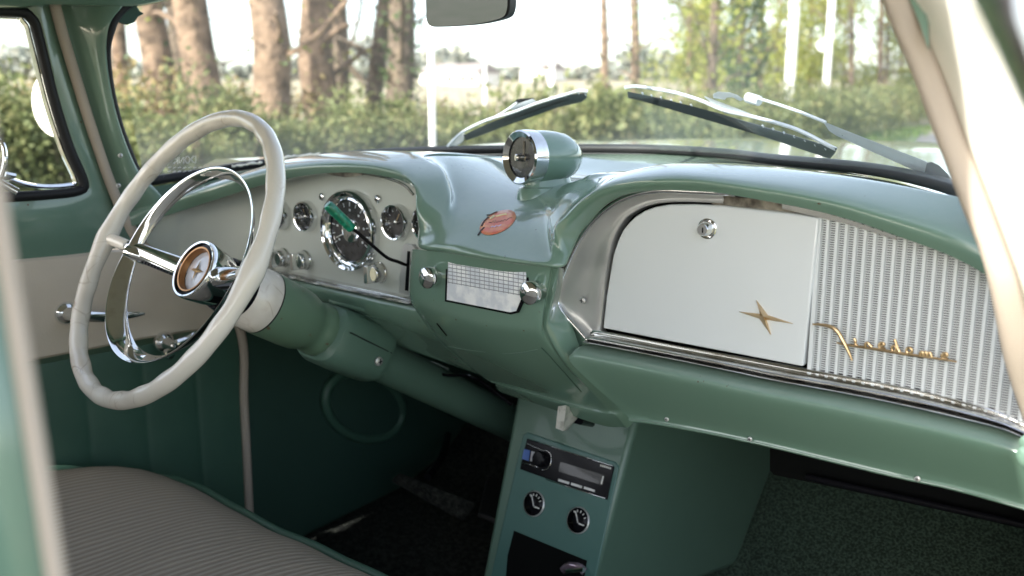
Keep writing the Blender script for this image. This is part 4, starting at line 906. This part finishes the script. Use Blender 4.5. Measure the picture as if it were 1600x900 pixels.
mb = MB().use('chrome'); wi = cr([P(a, b_, X=DX - .004) for a, b_ in ((-260,24),(0,25),(36,34),(48,66),(70,155),(95,232),(117,282),(106,290),(70,292),(40,288),(15,280),(0,279),(-260,285))], 4)
mb.sweep(wi, .0042, 8); mb.build('vent_window_frame', door)
mb = MB().use('glass_side', False); mb.add([P(a, b_, X=DX - .006) for a, b_ in ((-260,-10),(55,20),(135,300),(-260,320))], [[0, 1, 2, 3]]); mb.build('window_glass', door)
mb = MB().use('chrome'); mb.sweep(cr([P(2,275,X=DX + .05), P(8,250,X=DX + .055), P(4,225,X=DX + .05), P(-12,215,X=DX + .04)], 5), .004, 8)
mb.sweep(cr([P(0,285,X=DX + .02), P(15,293,X=DX + .025), P(28,300,X=DX + .03)], 4), .006, 10); mb.sweep([P(8,272,X=DX + .01), P(24,275,X=DX + .01)], .004, 8); mb.build('vent_latch', door)
# cream band (upper panel) and pleated lower
mb = MB().use('cream_vinyl'); panel_x = DX + .004
t1 = [P(a, b_, X=panel_x) for a, b_ in ((-260,436),(-80,419),(20,405),(100,398),(170,390),(222,386),(300,440),(365,492))]
b1 = [P(a, b_, X=panel_x) for a, b_ in ((-260,630),(-80,590),(47,565),(130,549),(220,531),(290,520),(350,512),(372,512))]
rws = []
for t, dx in ((0, -.006), (.03, .004), (.5, .008), (.97, .004), (1, -.004)): rws.append([a.lerp(b_, t) + Vector((dx, 0, 0)) for a, b_ in zip(t1, b1)])
mb.grid(rws); mb.build('door_band', door, label='cream vinyl band across the driver door')
mb = MB().use('green_vinyl'); n0 = 90; ya, yb = P(-260,630,X=panel_x), P(376,512,X=panel_x); rws = []
for t, fz in ((0, 0), (.04, .5), (.2, .8), (.6, 1), (1, 1)):
    row = []
    for k in range(n0 * 2 + 1):
        s = k / (n0 * 2); y = ya.y + (yb.y - ya.y) * s; zt = ya.z + (yb.z - ya.z) * s; zb = .34
        pl = abs(math.sin(math.pi * (y + .02) / .105)) ** .22
        row.append(Vector((panel_x - .003 + .009 * pl * fz, y, zt + (zb - zt) * t)))
    rws.append(row)
mb.grid(rws); mb.build('door_lower_panel', door, label='dark green pleated vinyl on the driver door')
def esc(x, y, R, tip, drop=0, knobp=None, nm='door_handle'):
    o_ = P(x, y, X=DX + .008); d = Vector((1, 0, 0)); mb = MB().use('chrome'); mb.lathe(o_, d, [(0, R), (.004, R * .96), (.010, R * .78), (.013, R * .55), (.016, R * .5), (.036, R * .42), (.042, R * .2), (.0425, 0)], 32)
    a_ = o_ + d * .034; b_ = P(tip[0], tip[1], X=DX + .05); m_ = a_.lerp(b_, .5) + Vector((0, 0, -.004))
    mb.use('black' if False else 'chrome'); mb.sweep(cr([a_, m_, b_], 5), [.008, .009, .009, .009, .0085, .008, .007, .006, .0055, .0045, .002], 10, sx=.55)
    if knobp: k_ = P(knobp[0], knobp[1], X=DX + .06); mb.lathe(k_, d, [(-.01, .006), (0, .010), (.008, .009), (.010, 0)], 18)
    mb.build(nm, door)
esc(103, 489, .021, (226, 490)); esc(256, 535, .021, (306, 520), nm='window_crank', knobp=(262, 553))

# ---- bench seat -----------------------------------------------------------------------------------
mb = MB().use('seat'); prof = [(-1.35, .655), (-1.0, .665), (-.75, .668), (-.62, .667), (-.53, .662), (-.46, .652), (-.41, .637), (-.375, .618), (-.353, .600)]
pr = cr([Vector((0, y, z)) for y, z in prof], 5); rws = []
for q in pr:
    row = []
    for k in range(61):
        x = -.70 + 1.16 * k / 60; edge = max(0, (-.60 - x) / .10); ed2 = edge ** 2
        yy = q.y if q.y < -.6 else -.6 + (q.y + .6) * (1 - .32 * ed2)
        row.append(Vector((x, yy + .002 * math.sin(x * 21), q.z + .004 * math.sin(x * 6 + 1) - .012 * ed2 + .0022 * math.sin(x * 17 + 9 * q.y) * math.sin(11 * q.y + 2 * x) + .0012 * math.sin(41 * x + 23 * q.y))))
    rws.append(row)
mb.grid(rws); seat = mb.build('bench_seat', car, label='ribbed grey cloth bench seat with green piping')
fe = [q + Vector((0, .003, -.002)) for q in rws[-1]]
mb = MB().use('green_vinyl'); mb.sweep([rws[i][0] + Vector((-.004, 0, .001)) for i in range(0, len(rws) - 1)] + [q + Vector((0, .004, .001)) for q in fe], .0072, 10); mb.build('seat_piping', seat)
mb = MB().use('green_vinyl'); mb.grid([[q + Vector((0, -.004, -.002)) for q in rws[-1]], [q + Vector((0, .006, -.03)) for q in rws[-1]], [q + Vector((0, .0, -.12)) for q in rws[-1]], [q + Vector((0, -.05, -.26)) for q in rws[-1]]]); mb.build('seat_front', seat)

# ---- windscreen glass, rubber ------------------------------------------------------------------------
mb = MB().use('rubber')
def thick(i, n): return .0085
mb.sweep(cr([q + Vector((0, .004, .004)) for q in wsb[1:]], 8), .0085, 12)
lf = [(-.722, -.30, 1.112)] + [tuple(P(a, b_, X=x_)) for a, b_, x_ in ((214,268,-.712),(184,190,-.705),(168,110,-.695),(170,55,-.682),(203,5,-.672),(320,-45,-.64))]
mb.sweep(cr([Vector(q) for q in lf], 6), .0075, 12)
rub = mb.build('windscreen_rubber', car)
base_c = cr(wsb[1:], 5); Nn = len(base_c); rws = []
for t in (0, .15, .4, .7, 1):
    row = []
    for q in base_c:
        dx = q.x + .045
        row.append(Vector((-.045 + dx * (1 - .07 * t), q.y - (.10 + .52 * max(0, (q.y + .30) / .65)) * t * .72, q.z + (1.50 - q.z) * t)))
    rws.append(row)
mb = MB().use('glass'); mb.grid(rws); gl = mb.build('windscreen', car, label='curved windscreen with dusty lower edge')
glass_bvh = BVHTree.FromPolygons([tuple(v) for v in mb.v], mb.f)
def on_glass(x, y, off=0.0):
    h, nrm, i, d = glass_bvh.ray_cast(CAM, ray(x, y).normalized())
    if h is None: return P(x, y, w=1.3)
    return h + ray(x, y).normalized() * off
# reversed lettering on the glass, lower driver corner
for line_, (x0, y0, hpx, wpx_) in (('DONK', (298, 244, 10, 7)), ('', (0, 0, 0, 0))):
    seg = {'D': [[(0,0),(0,1),(.6,1),(1,.6),(1,.4),(.6,0),(0,0)]], 'O': [[(0,.3),(0,.7),(.3,1),(.7,1),(1,.7),(1,.3),(.7,0),(.3,0),(0,.3)]], 'N': [[(0,0),(0,1),(1,0),(1,1)]], 'K': [[(0,0),(0,1)],[(1,1),(0,.5),(1,0)]]}
    mb = MB().use('needle')
    for j, ch in enumerate(line_):
        for s_ in seg[ch]:
            mb.sweep([on_glass(x0 - (j * 1.35 + a * 1.0) * wpx_ + 8, y0 + (1 - b_) * hpx + j * .6, -.002) for a, b_ in s_], .0006, 5)
    if line_:
        for r_ in range(3):
            for k in range(7): mb.sweep([on_glass(262 + k * 8, 262 + r_ * 6 + (k % 2), -.002), on_glass(267 + k * 8, 261 + r_ * 6, -.002)], .0005, 5)
        mb.build('glass_lettering', gl, label='faint pale lettering read from outside')
# crumbled old sealant along the lower glass edge
mb = MB().use('jamb')
for x0, x1, yy0, yy1 in ((255,320,278,274),(362,410,260,254),(440,500,247,240)):
    pts = [on_glass(x0 + (x1 - x0) * t / 12, yy0 + (yy1 - yy0) * t / 12 + random.uniform(-1.2, 1.2), -.004) for t in range(13)]
    mb.sweep(pts, [random.uniform(.001, .0035) for _ in pts], 7)
mb.build('old_sealant', rub)
# visor clip on the glass, top left
mb = MB().use('dark_vinyl'); cl = [on_glass(a, b_, -.02) for a, b_ in ((188,8),(200,4),(214,10),(216,16),(224,20),(214,25),(208,34),(196,38),(184,35),(179,25),(181,14))]
mb.prism(cl, _A * .006); mb.build('visor_clip', car, bevel=.002, label='dark rounded clip at the top left of the windscreen')

# ---- wipers ----------------------------------------------------------------------------------------
def WPt(x, y, off=.03): return on_glass(x, y, off)
def strip(mb, pts, r, sx=1.0, n=8): mb.sweep(cr(pts, 4) if len(pts) > 2 else pts, r, n, sx=sx)
def wiper(arm, joint, pad, blade, rub_off, spine, ticks, label):
    mb = MB().use('alu'); strip(mb, [WPt(*q) for q in arm[0]], arm[1])
    w_ = mb.build('windscreen_wiper', car, label=label)
    mb = MB().use('alu', False); mb.prism([WPt(a, b_, .045) for a, b_ in joint], _A * .004); mb.build('arm_cover', w_, bevel=.001)
    mb = MB().use('alu', False); mb.prism([WPt(a, b_, .020) for a, b_ in pad], _A * .005); mb.build('blade_bracket', w_, bevel=.001)
    mb = MB().use('wiper_rubber', False); mb.prism([WPt(a, b_, .010) for a, b_ in blade], _A * .006); mb.build('blade', w_)
    mb = MB().use('alu'); strip(mb, [WPt(a, b_, .012) for a, b_ in spine], .0028)
    for a, b_ in ticks: mb.sweep([WPt(a, b_, .010), WPt(a + 2, b_ + 3, .010)], .0013, 6)
    mb.build('spine', w_)
    return w_
tk = [(1003,144.5),(1017,148),(1032,151.5),(1048,155.5),(1063,159),(1079,163),(1191,195.5),(1207,200),(1224,206),(1240,212),(1257,218),(1273,225),(1289,231)]
wr = wiper(([(1186,154),(1215,163),(1250,175),(1290,191)], .0022), [(1288,190),(1300,195),(1340,211),(1400,234),(1440,249),(1458,257),(1459,264),(1450,271),(1436,268),(1400,252),(1350,230),(1310,212),(1297,204)],
      [(1101,150),(1135,163),(1174,178),(1170,182),(1133,176),(1118,164)], [(981,143),(1040,155),(1120,176),(1200,201),(1308,232),(1304,240),(1298,247),(1220,221),(1140,193),(1060,169),(982,152)],
      0, [(977,137),(995,135),(1030,140),(1060,146),(1095,157),(1130,172),(1175,182),(1230,197),(1260,209),(1290,225),(1306,233)], tk, 'wiper on the passenger side, blade resting high on the glass')
mb = MB().use('alu', False); mb.prism([WPt(a, b_, .03) for a, b_ in ((1115,146),(1122,143),(1140,144),(1152,148),(1163,155),(1158,157),(1146,151),(1137,150),(1134,155),(1116,152))], _A * .006)
mb.use('alu').sweep([WPt(1167,152,.03), WPt(1187,158,.03)], .0075, 10); mb.build('blade_hinge', wr, bevel=.0008)
mb = MB().use('rubber', False); mb.prism([WPt(a, b_, .04) for a, b_ in ((1455,252),(1468,258),(1480,270),(1488,282),(1470,280),(1450,273))], _A * .012); mb.build('pivot_cap', wr, bevel=.002)
for q in ((1317,210),(1358,228),(1453,259)):
    mb = MB().use('chrome_worn'); mb.lathe(WPt(q[0], q[1], .043), -_A, [(0, .0022), (.0015, .0018), (.0016, 0)], 12); mb.build('rivet', wr)

wiper(([(765,188),(790,173),(808,160)], .0022), [(697,228),(708,216),(726,208),(724,220),(706,234),(697,235)], [(795,170),(812,161),(832,154),(840,160),(826,167),(815,172)],
      [(724,211),(760,194),(800,178),(840,164),(885,149),(917,144),(917,152),(910,158),(860,170),(810,187),(770,204),(728,219)], 0,
      [(700,229),(722,207),(760,188),(800,176),(840,161),(880,149),(905,142),(918,143)], [(884,150),(903,144),(914,146)], 'wiper left of the dash pod, blade sloping up to the right')
mb = MB().use('rubber', False); mb.prism([WPt(a, b_, .03) for a, b_ in ((803,160),(808,155),(815,154),(835,153),(830,158),(812,163))], _A * .01); mb.build('wiper_joint', rub) if False else mb.build('wiper_joint', car)

# ---- bonnet, cowl, wings outside -----------------------------------------------------------------------
mb = MB().use('green'); rws = []
for t in range(17):
    y = .40 + 1.45 * t / 16; row = []
    for k in range(41):
        s = -1 + 2 * k / 40; x = -.06 + s * .86
        yb = y if t else ws_at(max(-.70, min(.60, x))).y + .02
        if t == 1: yb = max(yb, ws_at(max(-.70, min(.60, x))).y + .08)
        z = 1.167 - .030 * s * s + .006 * min(1, t / 4) - .045 * (t / 16) ** 3 - .05 * abs(s) ** 6 + .02 * math.exp(-((abs(s) - .86) / .1) ** 2)
        if t >= 15: z -= .06 * (t - 14)
        row.append(Vector((x, yb, z)))
    rws.append(row)
mb.grid(rws); mb.build('bonnet', car)
mb = MB().use('green'); mb.prism([Vector(q) for q in ((-.90, -1.9, .3), (-.90, 1.9, .3), (-.90, 1.9, .95), (-.88, .4, 1.04), (-.86, -.3, 1.03), (-.86, -1.9, 1.03))], Vector((.04, 0, 0))); mb.build('driver_side_panel', car)
# ---- roof -------------------------------------------------------------------------------------------
mb = MB().use('cloth'); rws = []
for y, z in ((-2.1, 1.40), (-1.7, 1.49), (-1.1, 1.52), (-.6, 1.515), (-.36, 1.49), (-.28, 1.455)):
    rws.append([Vector(((s * .615 if s > 0 else s * .775) * (1 if y > -1.9 else .9), y + (0 if y < -.5 else -.10 * s * s), z - .06 * abs(s) ** 5)) for s in [-1 + k / 10 for k in range(21)]])
mb.grid(rws); rf = mb.build('headliner', car, solid=.015)
mb = MB().use('green'); mb.grid([[q + Vector((0, 0, .025)) for q in r] for r in rws]); mb.build('roof', car, solid=.01)
mb = MB().use('green'); mb.sweep(cr([P(62,-60,X=-.70) + Vector((0, -.02, 0)), Vector((-.69, -.9, 1.455)), Vector((-.69, -1.4, 1.45)), Vector((-.66, -2.0, 1.38))], 6), .03, 12)
pr_ = [P(-60,-14,X=-.71), P(20,-12,X=-.715), P(70,-16,X=-.70), P(150,-14,X=-.68), P(215,-14,X=-.665), P(330,-40,X=-.62)]
mb.sweep(cr(pr_, 5), .024, 12); mb.build('roof_rail', car)
# ---- outside mirror on driver side ---------------------------------------------------------------------
mo = P(84, 163, X=-.98); md_ = (CAM - mo); md_.z = 0; md_.normalize(); mdir = (Vector((.26, -.96, 0))).normalized()
mb = MB().use('jamb'); mb.lathe(mo + mdir * -.02, mdir, [(-.035, 0), (-.030, .03), (-.01, .055), (.012, .064), (.02, .062), (.021, 0)], 36)
mb.build('door_mirror', car, label='round white mirror outside the driver window')
# ---- rear-view mirror ------------------------------------------------------------------------------------
mw = 1.15
mp_ = [(664,-30),(665,20),(667,35),(673,41),(690,42),(740,38.5),(770,33),(788,27),(794,18),(796,2),(794,-40)]
md0 = P(730, 10, w=mw); mdn = (Vector((-.42, -.90, -.03)).normalized() - ray(730, 10).normalized()).normalized(); mpts = [CAM + ray(a, b_) * ((md0 - CAM).dot(mdn) / ray(a, b_).dot(mdn)) for a, b_ in mp_]; mpc = cr(mpts, 3)
bvec = -mdn * .018
mb = MB().use('rubber', False); mb.prism(mpc, bvec); rv = mb.build('rear_view_mirror', car, bevel=.002, label='rear-view mirror hanging at the top centre')
ctr = sum(mpc, Vector()) / len(mpc)
mb = MB().use('mirror', False); mb.prism([ctr + (q - ctr) * .965 - bvec * .06 for q in mpc], bvec * .03); mb.build('mirror_glass', rv)
mb = MB().use('green'); mb.sweep([P(790,-2,w=mw + .03), P(806,-8,w=mw + .06), P(860,-40,w=mw + .12)], .006, 10); mb.build('mirror_stem', rv)

# ---- passenger side: A pillar, windlace, jamb, vent window of the open door --------------------------------
AX = .645
wlL = [(1360,-60),(1383,0),(1403,51),(1427,107),(1451,171),(1475,235),(1505,315),(1532,380),(1548,438),(1560,500),(1572,560),(1590,620),(1615,690),(1650,780)]
wlR = [(1398,-60),(1423,0),(1441,45),(1462,95),(1484,150),(1512,232),(1545,318),(1568,380),(1588,436),(1604,490),(1622,550),(1640,610),(1665,690),(1700,780)]
mb = MB().use('windlace'); WY = (-.41,-.40,-.39,-.38,-.37,-.36,-.35,-.34,-.33,-.31,-.28,-.24,-.19,-.13); A_ = [P(a, b_, Y=WY[k]) for k, (a, b_) in enumerate(wlL)]; B_ = [P(a, b_, Y=A_[k].y - .004) for k, (a, b_) in enumerate(wlR)]; rws = []
for t in [k / 8 for k in range(9)]:
    rws.append([a.lerp(b_, t) + Vector((-.004, -.010, 0)) * math.sin(math.pi * t) for a, b_ in zip(cr(A_, 4), cr(B_, 4))])
mb.grid(rws); mb.build('passenger_windlace', car, solid=.004, label='beige cloth windlace edge of the passenger door opening')
Jr = [(1500,-70),(1530,0),(1548,38),(1563,72),(1582,115),(1602,165),(1640,250),(1680,330),(1720,420),(1740,500),(1760,560),(1780,620),(1800,690),(1830,780)]
mb = MB().use('jamb'); B2_ = [P(a, b_, Y=A_[k].y - .001) for k, (a, b_) in enumerate(wlR)]; C2_ = [P(a, b_, Y=A_[k].y - .020) for k, (a, b_) in enumerate(Jr)]; rws = []
for t in [k / 8 for k in range(9)]: rws.append([a.lerp(b_, t) + Vector((.0, -.012, 0)) * math.sin(math.pi * t) for a, b_ in zip(cr(B2_, 4), cr(C2_, 4))])
mb.grid(rws); mb.build('passenger_door_jamb', car, solid=.003, label='cream jamb of the passenger door opening blazing in the sun')
mb = MB().use('green'); mb.prism([P(a, b_, Y=-.405) for a, b_ in ((1400,-60),(1424,0),(1440,38),(1453,77),(1452,40),(1448,0),(1440,-60))], Vector((.0, -.004, 0))); mb.build('upper_rail', car)
mb = MB().use('green'); mb.sweep([P(1510,-70,X=AX + .108), P(1540,0,X=AX + .108), P(1590,110,X=AX + .108), P(1640,220,X=AX + .108)], .0035, 8)
mb.use('chrome').sweep([P(1536,-20,X=AX + .10), P(1552,6,X=AX + .10), P(1566,10,X=AX + .10)], .005, 8)
pdoor = mb.build('passenger_door', car, label='edge of the open passenger door at the top right corner')
mb = MB().use('purple', False); mb.prism([P(a, b_, X=AX + .115) for a, b_ in ((1560,-60),(1700,-60),(1700,330),(1650,230),(1606,120),(1572,30))], Vector((.003, 0, 0))); mb.build('vent_glass', pdoor)
mb = MB().use('chrome'); mb.sweep([P(1575,-40,X=AX + .112), P(1600,40,X=AX + .112), P(1640,130,X=AX + .112)], .0045, 8); mb.build('vent_frame', pdoor)
mb = MB().use('green'); mb.lathe(P(1612, 712, Y=-.215), Vector((-.2, -1, 0)), [(-.01, .012), (0, .0125), (.006, .011), (.009, .007), (.0095, 0)], 24)
mb.lathe(P(1611, 692, Y=-.215), Vector((-.2, -1, 0)), [(-.01, .009), (.004, .0085), (.007, .004), (.0071, 0)], 24); mb.build('door_stop', car)
# near centre pillar at the left edge
mb = MB().use('windlace'); a0, a1 = P(-22,200,w=.30), P(88,900,w=.30); dv = (a1 - a0)
mb.sweep([a0 - dv * .8, a0, a1, a1 + dv * 1.2], .0032, 12, sx=1); mb.build('centre_pillar_windlace', car, label='blurred beige windlace close at the left edge')
mb = MB().use('green'); offp = -(_R * .05)
q0 = a0 - dv * .8 - _R * .0025; q1 = a1 + dv * 1.2 - _R * .0025; rws = [[q0, q1], [q0 - _R * .012 - _F * .004, q1 - _R * .012 - _F * .004], [q0 - _R * .05 + _F * .006, q1 - _R * .05 + _F * .006], [q0 - _R * .10 + _F * .02, q1 - _R * .10 + _F * .02]]
mb.grid(rws); mb.build('centre_pillar', car, solid=.004, label='blurred green door pillar close at the left edge')

# ---- unseen rest of the body around the cabin, added to darken the footwells -----------------------------------------------------------------
mb = MB().use('cream_vinyl'); rws = []
for z, y in ((.60, -1.03), (.66, -1.07), (.85, -1.10), (1.02, -1.15), (1.08, -1.19), (1.07, -1.24), (.5, -1.26)):
    rws.append([Vector((-.70 + 1.12 * k / 20, y, z)) for k in range(21)])
mb.grid(rws); mb.build('seat_back', seat)
mb = MB().use('green_matt'); mb.box(Vector((.70, -.45, .30)), .10, 1.5, .20); mb.box(Vector((.70, -1.75, .62)), .06, 1.0, .84); mb.build('sill', car)
mb = MB().use('cloth', False); mb.box(Vector((-.02, -2.15, .75)), 1.5, .05, .95); mb.box(Vector((-.71, -1.75, .72)), .05, .9, .7); mb.build('rear_trim', car)
mb = MB().use('green_matt', False); mb.box(Vector((-.02, -.7, .275)), 1.5, 3.0, .03); mb.build('floor_pan', car)
mb = MB().use('dark_vinyl', False); mb.box(Vector((.69, .28, .72)), .03, .78, .80); mb.build('passenger_kick_panel', car)
